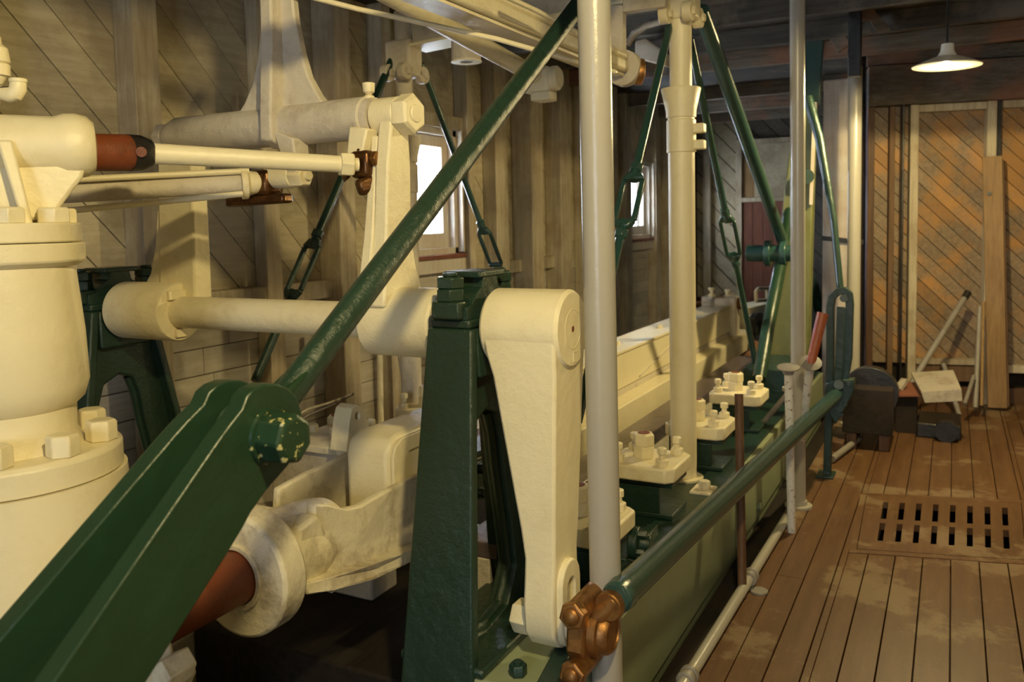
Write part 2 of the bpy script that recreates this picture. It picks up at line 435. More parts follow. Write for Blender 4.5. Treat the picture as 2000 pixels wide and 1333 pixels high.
stud(5.08, w_=.08); stud(5.52, w_=.19); stud(5.98, w_=.20, xf=-2.9); stud(6.60, w_=.22, mat='stud', xf=-2.93); stud(7.2, w_=.2); stud(7.75, w_=.22, xf=-2.92); stud(8.30, w_=.16)
stud(9.28, w_=.18); stud(9.68, w_=.1); stud(10.72, w_=.14)
# rail at the change of boarding, between studs
for a, c in ((2.5, 3.10), (3.22, 3.6), (.9, 1.7), (1.82, 2.36), (5.62, 5.88), (6.1, 6.5)):
    B().box((WL+.003, a, LZ-.045), (WL+.08, c, LZ+.055)).build('rail', 'stud', wl, .004, seg=1)
B().box((WL+.003, -2, -.55), (WL+.1, 11.1, -.4)).build('sill_plate', 'stud', wl)
def window(n, a, c, z0, z1):
    o = struct('window_%d' % n)
    bb = B(); t_ = .045
    for (ya, yb, za, zb) in ((a, a+t_, z0, z1), (c-t_, c, z0, z1), (a, c, z1-t_, z1), (a, c, z0, z0+t_)): bb.box((WL-.06, ya, za), (WL+.05, yb, zb))
    bb.build('window_frame', 'trimw', o, .003)
    bb = B(); s_ = .075; a2, c2, z2, z3 = a+t_, c-t_, z0+t_, z1-t_
    for (ya, yb, za, zb) in ((a2, a2+s_, z2, z3), (c2-s_, c2, z2, z3), (a2+s_, c2-s_, z3-s_, z3), (a2+s_, c2-s_, z2, z2+s_*1.3)): bb.box((WL-.035, ya, za), (WL+.005, yb, zb))
    bb.build('sash', 'trimw', o, .003)
    B().box((WL-.02, a2+s_, z2+s_), (WL-.016, c2-s_, z3-s_)).build('pane', 'glass', o)
    B().box((WL-.06, a-.04, z0-.03), (WL+.085, c+.05, z0)).build('window_sill', 'door_red', o, .003)
    B().box((WL, a-.04, z0-.12), (WL+.07, c+.08, z0-.031)).build('apron', 'trimw', o, .003)
    B().box((WL, a-.06, z1+.001), (WL+.07, c+.10, z1+.09)).build('header', 'stud', o, .003)
    B().box((WL, c+.003, z0+.01), (WL+.09, c+.022, z1)).build('casing', 'trimw', o, .002)
for k, (a, c, z0, z1) in enumerate(wins): window(k+1, a, c, z0, z1)

# ---- far wall (behind the engine) with door
wf = struct('wall_far'); FY = 11.0
diag(wf, (-3.0, -.1), (-2.48, CEIL), lambda s_, z: V((s_, FY, z)), (0, -1, 0), .17, 'board_diag', -46, .014)
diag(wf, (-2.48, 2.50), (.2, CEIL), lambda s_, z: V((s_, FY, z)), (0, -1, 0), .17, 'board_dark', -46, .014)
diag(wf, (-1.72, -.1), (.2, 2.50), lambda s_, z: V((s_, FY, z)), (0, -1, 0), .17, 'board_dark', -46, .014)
B().box((-3.2, FY+.03, -.6), (2.2, FY+.1, CEIL+.1)).build('outer_sheathing', 'hull', wf)
for x in (-2.9, -1.35, -.7, -.1): B().box((x, FY-.1, -.1), (x+.1, FY-.003, CEIL)).build('stud', 'stud', wf, .004, seg=1)
door = struct('door_1')
for k in range(5): B().box((-2.40+k*.13, FY-.03, -.1), (-2.40+k*.13+.127, FY-.004, 1.70)).build('board', 'door_red', door, .002, seg=1)
B().box((-2.48, FY-.06, -.1), (-2.405, FY-.003, 2.50)).box((-1.75, FY-.06, -.1), (-1.68, FY-.003, 2.50)).box((-2.405, FY-.06, 1.705), (-1.75, FY-.003, 1.76)).box((-2.405, FY-.06, 2.44), (-1.75, FY-.003, 2.50)).build('door_frame', 'stud', door, .004)
B().box((-2.40, FY-.02, 1.765), (-2.25, FY-.004, 2.435)).build('transom_panel', 'tan_wood', door)
B().box((-2.25, FY-.03, 1.765), (-1.755, FY-.004, 2.435)).build('transom_panel', 'board_diag', door)

# ---- back partition (right)
pb = struct('wall_back')
PO = V((-.635, 7.40, 0)); pd = V((1, .22, 0)).normalized(); pn = V((.22, -1, 0)).normalized()
def PB(s_, z, o=0): return PO+pd*s_*1.025+pn*o+V((0, 0, z))
def pbox(s0, s1, z0, z1, o0, o1, name, mat, parent=pb, bev=.003):
    return B().loft([PB(s0, z0, o0), PB(s1, z0, o0), PB(s1, z0, o1), PB(s0, z0, o1)], [PB(s0, z1, o0), PB(s1, z1, o0), PB(s1, z1, o1), PB(s0, z1, o1)]).build(name, mat, parent, bev, seg=1)
TOPZ = 2.362
diag(pb, (.02, .30), (1.95, TOPZ), lambda s_, z: PB(s_, z, 0), pn, .088, 'board_or', -46)
pbox(-.05, 2.4, -.1, CEIL+.1, -.05, -.1, 'outer_sheathing', 'hull')
pbox(0, 2.3, TOPZ, TOPZ+.31, .0, .14, 'header_beam', 'beam')
pbox(0, 2.3, TOPZ+.33, CEIL, -.02, .05, 'upper_panel', 'beam')
for s0, s1, o1, mat in ((.16, .20, .08, 'stud_brown'), (.245, .26, .12, 'black'), (.305, .365, .10, 'stud'), (.835, .90, .10, 'stud'), (1.40, 1.47, .1, 'stud'), (.0, .05, .11, 'brown_wood'), (.905, .935, .08, 'black')):
    pbox(s0, s1, .0, TOPZ-.002, .003, o1, 'stud', mat)
pbox(.366, .834, .17, .30, .003, .07, 'girt', 'stud_brown'); pbox(.366, .834, .305, .35, .003, .09, 'girt', 'stud')
pbox(.366, .834, TOPZ-.06, TOPZ-.004, .003, .09, 'girt', 'stud'); pbox(.94, 1.4, TOPZ-.06, TOPZ-.004, .003, .09, 'girt', 'stud')
pbox(.94, 1.4, .25, .31, .003, .09, 'girt', 'stud')
pbox(.35, 2.3, -.01, .12, .0, .05, 'floor_plate', 'brown_wood')

# ---- right wall and bow wall, out of view, close the room
wr = struct('wall_right'); B().box((1.75, -3, -.6), (1.85, 11.1, CEIL+.1)).build('boarding', 'board_h', wr)
wb = struct('wall_front'); B().box((-3.2, -3.1, -.6), (-.8, -3.0, CEIL+.1)).box((.4, -3.1, -.6), (1.85, -3.0, CEIL+.1)).box((-.8, -3.1, 2.4), (.4, -3.0, CEIL+.1)).box((-.8, -3.1, -.6), (.4, -3.0, .7)).build('boarding', 'board_diag', wb)
# ---- ceiling
cl = struct('ceiling')
y = -3.0
while y < 11.05:
    B().box((-3.1, y, CEIL), (1.8, y+.138, CEIL+.02)).build('board', 'ceil', cl); y += .142
for y in (1.2, 2.35, 3.0, 4.4, 5.2, 5.95, 6.7, 8.3, 9.3, 10.3):
    B().box((-3.05, y, CEIL-.13), (1.75, y+.07, CEIL-.002)).build('joist', 'beam' if y > 6 else 'ceil', cl, .003, seg=1)
B().box((-3.2, -3.1, CEIL+.03), (1.9, 11.2, CEIL+.1)).build('upper_deck', 'hull', cl)

# big painted timber post by partition
pt = thing('timber_post', 'thick square whitewashed timber post beside the orange board wall', 'post', (-.78, 7.0, 0))
B().box((-.895, 6.88, -.02), (-.665, 7.12, CEIL-.26)).build('post_body', 'trimw', pt, .012)
B().bar((-.90, 6.86, 1.335), (-.60, 6.86, 1.30), .03, .035).build('iron_strap', 'black', pt, .003)
# ceiling brackets near post head
o = thing('ceiling_bracket', 'heavy dark brackets hanging from ceiling beside the timber post', 'bracket', (-.6, 5.8, 2.5))
B().bar(U(1600, 20, Y=6), U(1650, 95, Y=6), .07, .09).build('knee', 'beam', o, .005)
B().prism([U(1654, 0, Y=5.8), U(1700, 10, Y=5.8), U(1738, 55, Y=5.8), U(1712, 60, Y=5.8), U(1695, 35, Y=5.8), U(1665, 40, Y=5.8)], (0, .1, 0)).build('cheek', 'beam', o, .005)
B().bar(U(1671, 15, Y=5.75), U(1669, 150, Y=5.75), .075, .075, up=(0, 1, 0)).build('hanger', 'black', o, .006)
# skirts, pipes, cylinder timbers
def timber(xa, xb, y0, y1, z0, z1, label, name='cylinder_timber', extra=True):
    t_ = thing(name, label, 'timber', ((xa+xb)/2, (y0+y1)/2, z0))
    bb = B()
    if xa > -2: bb.box((xa, 1.78, z0), (xb, y1, z1)).box((-1.045, y0, z0), (xb, 1.779, z1))
    else: bb.box((xa, y0, z0), (xb, y1, z1))
    bb.build('timber_body', 'pale_green', t_, .012)
    return t_
t1 = timber(-1.22, -.86, -.5, 6.6, -.55, .335, 'long pale green engine timber along the aisle floor')
B().box((-.862, -.5, .0), (-.848, 3.72, .33)).build('skirt_board', 'pale_green', t1, .002)
B().box((-.862, 3.76, .0), (-.848, 6.6, .33)).build('skirt_board', 'pale_green', t1, .002)
B().box((-1.215, 2.36, .336), (-.865, 6.55, .348)).build('top_plate', 'green_dark', t1, .003)
for p in (U(1480, 990, X=-.848), U(1552, 905, X=-.848)):
    B().hexa(p, (1, 0, 0), .026, .02).build('bolt_head', 'pale_green', t1)
t2 = timber(-2.78, -2.36, -.5, 6.6, -.55, .335, 'pale timber carrying the far bearing stand beside the left wall', 'cylinder_timber')
for c_ in [x_ for x_ in bpy.data.objects if x_.parent == t2]: c_.data.materials[0] = M['cream_old']

def pipe(name, label, p0, p1, r, mat='grey_paint', cat='pipe', foot=False, n=32):
    p0, p1 = V(p0), V(p1)
    t_ = thing(name, label, cat, tuple(p0))
    B().cyl(p0, p1, r, n=n).build('pipe_body', mat, t_)
    if foot:
        B().lathe(p0, (0, 0, 1), [(0, r*1.9), (.012, r*1.9), (.014, r*1.25), (.035, r*1.2)], n).build('foot_flange', mat, t_)
    return t_
pipe('deck_post', 'thick glossy grey post in front, nearest the cream crank hub', U(1190, 1333, X=-.80)+V((-.004, 0, -.22)), U(1156, 0, X=-.80)+V((0, 0, .75)), .0415)
pipe('deck_post', 'slim pale post behind the green rail, between the white tubes', (-.69, 4.456, 0), U(1557, 0, X=-.69)+V((0, 0, .1)), .036, foot=True)
pipe('deck_post', 'slim blue-grey post in front of the timber post and orange boards', (-.62, 6.40, 0), (-.62, 6.40, CEIL-.26), .045, foot=True)
# floor pipe with couplings
fp = thing('floor_pipe', 'grey pipe lying along the foot of the pale green skirt', 'pipe', (-.72, 3.0, .03))
q = [U(1322, 1360, Z=.035), U(1465, 1128, Z=.035), U(1536, 1012, Z=.035)]
B().tube([q[0]+(q[0]-q[1])*.8, q[0], q[1], q[2]], .021, 16).build('pipe_body', 'grey_paint', fp)
for p in (q[1], U(1343, 1325, Z=.035)):
    d = (q[1]-q[0]).normalized(); B().lathe(p-d*.03, d, [(0, .026), (.004, .031), (.02, .031), (.022, .026), (.04, .026), (.042, .031), (.058, .031), (.062, .026)], 20).build('coupling', 'steel_grey', fp)
B().cyl(q[1]+V((.045, -.045, -.035)), q[1]+V((.045, -.045, -.028)), .035, n=20).build('floor_flange', 'steel_grey', fp)
pipe('floor_pipe', 'short grey pipe lying on floor beyond the green lever stand', U(1625, 897, Z=.03), U(1680, 856, Z=.03), .02, 'steel_grey')

# ================================================================= ENGINE
HY, HZ = 2.007, 1.22          # lower rocker shaft axis
UY, UZ = 2.05, 1.822          # upper rocker shaft axis
# ---- bearing stands
def stand(xl, label, far=False):
    t_ = thing('bearing_stand', label, 'bearing stand', (xl, HY, .335), 'green bearing stands of the lower shaft')
    zb = .335; wt, wb_ = .069, .122   # half thickness in x at top and foot
    outer = [(HY-.125, HZ+.005), (HY-.175, .80), (HY-.235, zb), (HY-.05, zb), (HY+.14, zb), (HY+.30, zb), (HY+.245, .60), (HY+.19, .80), (HY+.15, 1.05), (HY+.125, HZ+.005), (HY+.04, HZ+.005), (HY-.04, HZ+.005)]
    hole = [(HY-.075, .955), (HY-.125, .80), (HY-.180, .48), (HY-.165, .385), (HY-.02, .366), (HY+.09, .385), (HY+.150, .48), (HY+.125, .62), (HY+.085, .80), (HY+.070, .90), (HY+.045, .965), (HY-.01, .985)]
    bb = B(); n = len(outer); L = []
    def hw(z): return wb_+(wt-wb_)*min(max((z-zb)/(HZ-zb), 0), 1)
    for sgn in (-1, 1):
        L.append(([bb.bm.verts.new((xl+.01+sgn*.032, y, z)) for y, z in outer], [bb.bm.verts.new((xl+.01+sgn*.032, y, z)) for y, z in hole]))
    (A, H), (A2, H2) = L
    for i in range(n):
        j = (i+1) % n
        bb.face([A[i], H[i], H[j], A[j]]); bb.face([A2[i], A2[j], H2[j], H2[i]]); bb.face([A[i], A[j], A2[j], A2[i]]); bb.face([H[i], H2[i], H2[j], H[j]])
    bb.build('a_frame', 'green', t_, .008, seg=3)
    def rect(y0, y1, z): return [(xl-hw(z), y0, z), (xl+hw(z), y0, z), (xl+hw(z), y1, z), (xl-hw(z), y1, z)]
    B().loft(rect(HY-.268, HY-.232, .06 if xl > -2 else zb), rect(HY-.128, HY-.095, HZ+.004)).build('front_flange', 'green', t_, .007, seg=3)
    B().loft(rect(HY+.275, HY+.302, zb), rect(HY+.10, HY+.128, HZ+.004)).build('rear_flange', 'green', t_, .007, seg=3)
    B().loft(rect(HY-.10, HY+.10, HZ-.13), rect(HY-.10, HY+.105, HZ+.003)).build('head_block', 'green', t_, .008, seg=3)
    hr = [V((xl+.01, y, z)) for y, z in hole]
    B().tube([hr[k] for k in (10, 9, 8, 7, 6, 5, 4, 3, 2)], .015, 10).build('inner_rib', 'green', t_)
    B().box((xl-.123, HY-.225, zb), (xl+.135, HY+.36, zb+.025)).build('base_flange', 'green', t_, .008)
    for dy in (.325,):
        for dx in (-.1, .1): B().hexa((xl+dx, HY+dy, zb+.035), (0, 0, 1), .024, .03).build('bolt', 'green', t_, .002)
    # pillow block: bottom ledge, cap, bolts
    B().box((xl-.062, HY-.125, HZ+.004), (xl+.062, HY+.125, HZ+.028)).build('ledge', 'green', t_, .006)
    cap = [(HY-.125, HZ+.028), (HY-.125, HZ+.062), (HY-.09, HZ+.07)]+[(y, z) for y, z in arc((HY, HZ), .118, 150, 110, 4)]+[(HY-.03, HZ+.145), (HY+.04, HZ+.145)]+[(y, z) for y, z in arc((HY, HZ), .118, 65, 30, 4)]+[(HY+.10, HZ+.07), (HY+.15, HZ+.062), (HY+.15, HZ+.028)]
    cp_ = B().prism(YZ(cap, xl-.055), (.11, 0, 0)).build('bearing_cap', 'green', t_, .007)
    B().box((xl-.058, HY-.06, HZ+.135), (xl+.058, HY+.085, HZ+.152)).build('oil_box', 'green', t_, .004)
    for y in (HY-.115, HY+.155):
        B().box((xl-.04, y-.035, HZ+.03), (xl+.045, y+.03, HZ+.078)).build('bolt_pad', 'green', cp_, .006)
        nb = B().hexa((xl, y, HZ+.078), (0, 0, 1), .040, .034, ang=.5).hexa((xl, y, HZ+.112), (0, 0, 1), .040, .030, ang=.62).build('nut', 'green', cp_, .002)
        B().cyl((xl, y, HZ+.142), (xl, y, HZ+.152), .021, n=20).build('stud_end', 'green', cp_, .003)
    return t_
NX = -1.180
stand(NX, 'dark green A-frame bearing stand in the middle foreground under cream hub')
stand(-2.70, 'dark green A-frame bearing stand at far left beside the wall')

# ---- lower rocker shaft with arms
ls = thing('rocker_shaft', 'lower cream rocker shaft joining the two green bearing stands', 'shaft', (-1.8, HY, HZ))
B().cyl((-2.75, HY, HZ), (-1.1, HY, HZ), .054).build('shaft_body', 'cream', ls)
B().lathe((-1.515, HY, HZ), (1, 0, 0), [(0, .094), (.008, .101), (.24, .101), (.248, .094)], 48).build('sleeve', 'cream', ls)
B().lathe((-2.62, HY, HZ), (1, 0, 0), [(0, .094), (.008, .101), (.27, .101), (.278, .096)], 48).build('sleeve', 'cream', ls)
# keys seen on the end face of the far sleeve
B().box((-2.343, HY-.055, HZ+.045), (-2.328, HY+.02, HZ+.075)).build('key', 'cream', ls, .002)
B().box((-2.343, HY-.03, HZ-.085), (-2.328, HY+.03, HZ-.058)).build('key', 'cream', ls, .002)
# near arm: plate flaring onto sleeve
def flare(xc, hx0, hx1, ytop, ztop, name, mat='cream', w0=.055, w1=.102):
    zz = [HZ+.05, HZ+.075, HZ+.10, HZ+.16, HZ+.24, HZ+.34, HZ+.45, ztop]
    ww = [w1, w1*.97, w1*.90, w1*.74, w1*.64, w1*.60, w1*.57, w0]
    hx = [hx1, hx1, hx1*.9, hx1*.75, hx0*1.05, hx0, hx0, hx0]
    bb = B(); rings = []
    for z, wv, h in zip(zz, ww, hx):
        yc = HY+(ytop-HY)*(z-HZ)/(ztop-HZ)
        rings.append([bb.bm.verts.new((xc+a*h, yc+c*wv, z)) for a, c in ((-1, -1), (1, -1), (1, 1), (-1, 1))])
    for a, c in zip(rings, rings[1:]):
        for k in range(4): bb.face([a[k], a[(k+1) % 4], c[(k+1) % 4], c[k]])
    bb.face(rings[0][::-1]); bb.face(rings[-1])
    return bb.build(name, mat, ls, .008)
flare(-1.455, .024, .045, UY-.005, UZ, 'arm', w0=.040)
B().prism([(-1.505, UY-.050, UZ-.06), (-1.482, UY-.050, UZ-.06), (-1.475, HY-.055, HZ+.25), (-1.475, HY-.085, HZ+.10), (-1.515, HY-.085, HZ+.09), (-1.51, HY-.055, HZ+.25)], (0, .03, 0)).build('rib', 'cream', ls, .006)
B().lathe((-1.515, UY, UZ), (1, 0, 0), [(0, .054), (.085, .054)], 36).build('arm_eye', 'cream', ls, .004)
B().loft([(-2.46, 2.02, HZ+.04), (-2.285, 2.02, HZ+.04), (-2.285, 2.10, HZ+.04), (-2.46, 2.10, HZ+.04)], [(-2.43, 2.02, UZ), (-2.265, 2.02, UZ), (-2.265, 2.08, UZ), (-2.43, 2.08, UZ)]).build('arm', 'cream', ls, .008)
B().prism([(-2.46, 2.03, HZ+.35), (-2.43, 2.03, HZ+.34), (-2.455, 2.03, HZ+.20), (-2.46, 2.03, HZ+.05), (-2.56, 2.03, HZ+.07), (-2.51, 2.03, HZ+.13), (-2.48, 2.03, HZ+.22)], (0, .05, 0)).build('arm_flare', 'cream', ls, .004)

# ---- upper rocker shaft
us_ = thing('rocker_shaft', 'upper cream rocker shaft with tall flared arm and large hex nut', 'shaft', (-1.9, UY, UZ))
B().lathe((-2.40, UY, UZ), (1, 0, 0), [(0, .045), (.05, .062), (.30, .062), (.85, .064), (.855, .058), (.88, .058)], 40).build('shaft_body', 'cream_old', us_)
B().lathe((-1.430, UY, UZ), (1, 0, 0), [(0, .060), (.006, .060), (.042, .060), (.05, .05)], 6, PI/6).build('end_nut', 'cream', us_, .002)
B().lathe((-1.382, UY, UZ), (1, 0, 0), [(0, .028), (.006, .024), (.008, .004), (.009, 0)], 24).build('shaft_end', 'cream', us_)
B().hexa((-2.44, UY, UZ), (1, 0, 0), .048, .04).build('end_nut', 'cream_old', us_)
# flared upright (plane XZ)
xc = -1.885; rows = [(UZ+.03, .155, .020), (UZ+.055, .165, .020), (UZ+.08, .142, .018), (UZ+.14, .105, .016), (UZ+.22, .080, .015), (UZ+.32, .060, .015), (UZ+.50, .046, .015), (UZ+.95, .040, .015)]
bb = B(); rings = []
for z, hx, hy in rows: rings.append([bb.bm.verts.new((xc+a*hx+(.02 if a > 0 else 0), UY-.005+c*hy, z)) for a, c in ((-1, -1), (1, -1), (1, 1), (-1, 1))])
for a, c in zip(rings, rings[1:]):
    for k in range(4): bb.face([a[k], a[(k+1) % 4], c[(k+1) % 4], c[k]])
bb.face(rings[0][::-1]); bb.face(rings[-1]); bb.build('flared_arm', 'cream_old', us_, .006)
B().prism([(xc-.02, UY-.085, UZ+.02), (xc-.02, UY-.085, UZ-.05), (xc-.02, UY-.03, UZ-.075), (xc-.02, UY+.04, UZ-.05), (xc-.02, UY+.04, UZ+.30), (xc-.02, UY+.03, UZ+.95), (xc-.02, UY-.055, UZ+.95), (xc-.02, UY-.065, UZ+.30)], (.048, 0, 0)).build('rib', 'cream_old', us_, .007)
# lugs below
B().prism([(xc+.02, UY-.07, UZ-.02), (xc+.07, UY-.07, UZ-.165), (xc+.11, UY-.07, UZ-.165), (xc+.10, UY-.07, UZ-.05)], (0, .07, 0)).build('lug', 'cream_old', us_, .006)
B().prism([(-1.565, UY-.075, UZ-.03), (-1.575, UY-.085, UZ-.13), (-1.545, UY-.085, UZ-.145), (-1.515, UY-.085, UZ-.12), (-1.50, UY-.075, UZ-.04)], (0, .06, 0)).build('lug', 'cream', us_, .006)
g = B().lathe(U(721, 200, Y=UY)+V((0, 0, -.012)), (0, 0, 1), [(0, .010), (.02, .010), (.022, .016), (.03, .016), (.034, .008), (.042, .017), (.068, .019), (.070, .014), (.071, 0)], 20).build('grease_cup', 'cream', us_)

# ---- link arm at the near end of the lower shaft
la = thing('rocker_crank', 'big cream crank arm hanging from round hub in front of green stand', 'crank arm', (-.98, HY, HZ))
B().lathe((-1.105, HY, HZ), (1, 0, 0), [(0, .098), (.008, .104), (.217, .104), (.227, .096)], 56).build('hub', 'cream_clean', la)
bb = B()
sec = [(HZ+.02, -1.10, -.884, HY-.102, HY+.102), (HZ-.06, -1.088, -.886, HY-.100, HY+.098), (HZ-.12, -1.072, -.888, HY-.094, HY+.094), (.70, -.995, -.895, HY-.10, HY+.062), (.62, -.985, -.897, HY-.098, HY+.052), (.55, -.985, -.897, HY-.105, HY+.055), (.50, -.985, -.897, HY-.112, HY+.062), (.43, -.985, -.897, HY-.108, HY+.055), (.385, -.985, -.897, HY-.075, HY+.022), (.37, -.985, -.897, HY-.045, HY-.01)]
rings = [[bb.bm.verts.new(p) for p in ((x0, y0, z), (x1, y0, z), (x1, y1, z), (x0, y1, z))] for z, x0, x1, y0, y1 in sec]
for a, c in zip(rings, rings[1:]):
    for k in range(4): bb.face([a[k], a[(k+1) % 4], c[(k+1) % 4], c[k]])
bb.face(rings[0]); bb.face(rings[-1]); bb.build('arm_body', 'cream_clean', la, .008)
# end face rings, centre hole
B().ring((-.8785, HY, HZ), (1, 0, 0), .052, .0500, .0012, 48).build('scribed_ring', 'cream_clean', la)
B().cyl((-.8785, HY, HZ), (-.8775, HY, HZ), .008, n=16).build('centre_hole', 'rust', la)
for k, (a, c) in enumerate((((.0, -.062), (.0, -.088)), ((.0, -.088), (.022, -.088)), ((.0, -.062), (.022, -.062)))):
    B().bar((-.878, HY+a[0], HZ+a[1]), (-.878, HY+c[0], HZ+c[1]), .002, .002, up=(1, 0, 0)).build('key_mark', 'cream', la)
# slotted boss on the outer face
sy, sz = HY-.028, .50
def stadium(cy, z0, z1, r, n=8): return [(cy+r*math.cos(a), z1+r*math.sin(a)) for a in [PI*k/n for k in range(n+1)]]+[(cy+r*math.cos(a), z0+r*math.sin(a)) for a in [PI+PI*k/n for k in range(n+1)]]
B().plate_hole(YZ(stadium(sy, .435, .55, .060), -.905), YZ(stadium(sy, .46, .535, .024), -.905), (.024, 0, 0)).build('slotted_boss', 'cream_clean', la, .005)
B().prism(YZ(stadium(sy, .46, .535, .0235), -.900), (.004, 0, 0)).build('slot_back', 'cream_old', la)
B().lathe((-1.042, HY-.045, .435), (1, 0, 0), [(0, .040), (.008, .046), (.056, .046)], 6).build('pin_nut', 'cream_clean', la, .002)
B().cyl((-.885, HY-.045, .435), (-.855, HY-.045, .435), .034).build('pin', 'cream_clean', la, .003)

# ---- bronze rod end
rd0 = (U(1637, 768, Y=5.0)-U(1203, 1170, D=2.135)).normalized()
br = thing('bronze_rod_end', 'oily bronze bearing block bolted to lower end of crank arm', 'rod end', (-.82, 1.93, .45))
cB = V((-.822, 1.945, .452)); 
ax_ = (U(1205, 1172, D=2.1)-U(1150, 1235, X=-.822)).normalized()      # along rail
rx = V((1, 0, 0)); side = ax_.cross(rx).normalized()
def L3(a, s_, x): return cB+ax_*a+side*s_+rx*x
pu = V((0, .12, 1)).normalized(); pv = V((0, 1, -.12)).normalized()
def Q(y, z, x=0): return cB+pv*y+pu*z+rx*x
B().prism([Q(-.075, -.04, -.03), Q(-.075, .045, -.03), Q(-.04, .07, -.03), Q(.045, .075, -.03), Q(.07, .05, -.03), Q(.075, -.02, -.03), Q(.045, -.075, -.03), Q(-.04, -.085, -.03)], (.05, 0, 0)).build('housing', 'bronze', br, .008)
B().lathe(Q(.005, -.005, .0), (1, 0, 0), [(0, .066), (.040, .064), (.044, .056), (.060, .054), (.068, .048), (.070, .040), (.066, .038), (.066, 0)], 40).build('cap', 'bronze', br)
B().cyl(Q(-.085, .062, 0), Q(.085, .082, 0), .030, n=28).build('bolt_boss', 'bronze', br, .004)
B().cyl(Q(-.075, -.088, 0), Q(.05, -.075, 0), .028, n=28).build('bolt_boss', 'bronze', br, .004)
for (y, z) in ((-.085, .060), (-.075, -.090)):
    B().hexa(Q(y, z, 0), -pv, .036, .028, ang=.3).build('bolt_head', 'bronze', br, .002)
    B().lathe(Q(y, z, 0)-pv*.028, -pv, [(0, .022), (.006, .021), (.012, .014), (.014, 0)], 20).build('bolt_end', 'bronze', br)
B().cyl(cB+ax_*.04, U(1207, 1168, D=2.13), .030, .030, n=28).build('neck', 'bronze', br, .004)
B().lathe(U(1186, 1188, D=2.115), rd0, [(0, .034), (.004, .037), (.03, .037), (.034, .034)], 28).build('neck_collar', 'bronze', br)
B().cyl((-.857, 1.962, .435), (-.83, 1.962, .435), .036, n=28).build('pin_collar', 'bronze', br, .003)

# ---- green hand rail / reach rod
rl = thing('reach_rod', 'long glossy green reach rod running from bronze joint down the aisle', 'rod', tuple(U(1200, 1172, D=2.15)))
r0 = U(1203, 1170, D=2.135); r1 = U(1637, 768, Y=5.0); r1.x += 0
rd = (r1-r0).normalized()
B().lathe(r0, r1-r0, [(0, .034), (.008, .041), (.045, .043), (.05, .040), ((r1-r0).length*.97, .036), ((r1-r0).length, .022)], 40).build('rod_body', 'green_rail', rl)
B().hexa(r0-rd*.004, rd, .040, .03).build('end_nut', 'green_rail', rl, .002)

# ---- lever stand at the end of the rod
lv = thing('lever_stand', 'green looped lever stand holding the far end of the reach rod', 'lever stand', (-.58, 5.05, 0))
def lvp(px, py, Y=5.08): return U(px, py, Y=Y)
pts = [lvp(1616, 935), lvp(1618, 850), lvp(1622, 700), lvp(1622, 600)]
cA = [lvp(1622, 600), lvp(1626, 580), lvp(1638, 570), lvp(1650, 567), lvp(1658, 575), lvp(1660, 595)]
def strap(pl, wx, wy, name, mat):
    bb = B()
    rings = []
    for i, p in enumerate(pl):
        d = (pl[min(i+1, len(pl)-1)]-pl[max(i-1, 0)]).normalized(); n_ = V((0, 1, 0)); s_ = d.cross(n_).normalized()
        rings.append([bb.bm.verts.new(p+s_*a*wx/2+n_*c*wy/2) for a, c in ((-1, -1), (1, -1), (1, 1), (-1, 1))])
    for a, c in zip(rings, rings[1:]):
        for k in range(4): bb.face([a[k], a[(k+1) % 4], c[(k+1) % 4], c[k]])
    bb.face(rings[0][::-1]); bb.face(rings[-1]); return bb.build(name, mat, lv, .004)
strap(pts[:-1]+cA+[lvp(1657, 700), lvp(1645, 765)], .042, .05, 'loop_bar', 'green_dark')
strap([lvp(1643, 600, 5.0), lvp(1640, 700, 5.0), lvp(1635, 770, 5.0)], .045, .03, 'inner_bar', 'green_dark')
B().cyl(lvp(1648, 583, 4.98), lvp(1648, 583, 5.14), .022, n=20).build('pivot_pin', 'green_dark', lv)
B().cyl(lvp(1638, 752, 4.93), lvp(1638, 752, 5.16), .026, n=20).build('pivot_pin', 'green_dark', lv)
B().prism([lvp(1612, 750, 5.02), lvp(1634, 742, 5.02), lvp(1668, 742, 5.02), lvp(1668, 765, 5.02), lvp(1650, 800, 5.02), lvp(1632, 830, 5.02), lvp(1612, 800, 5.02)], (0, .08, 0)).build('bracket', 'green_dark', lv, .006)
for p in ((1658, 750), (1650, 790), (1643, 810)): B().hexa(lvp(*p, 5.02), (0, -1, 0), .014, .016).build('bolt', 'green_dark', lv)
B().box((-.68, 5.0, -.0), (-.585, 5.14, .012)).build('foot_plate', 'green_dark', lv, .003)

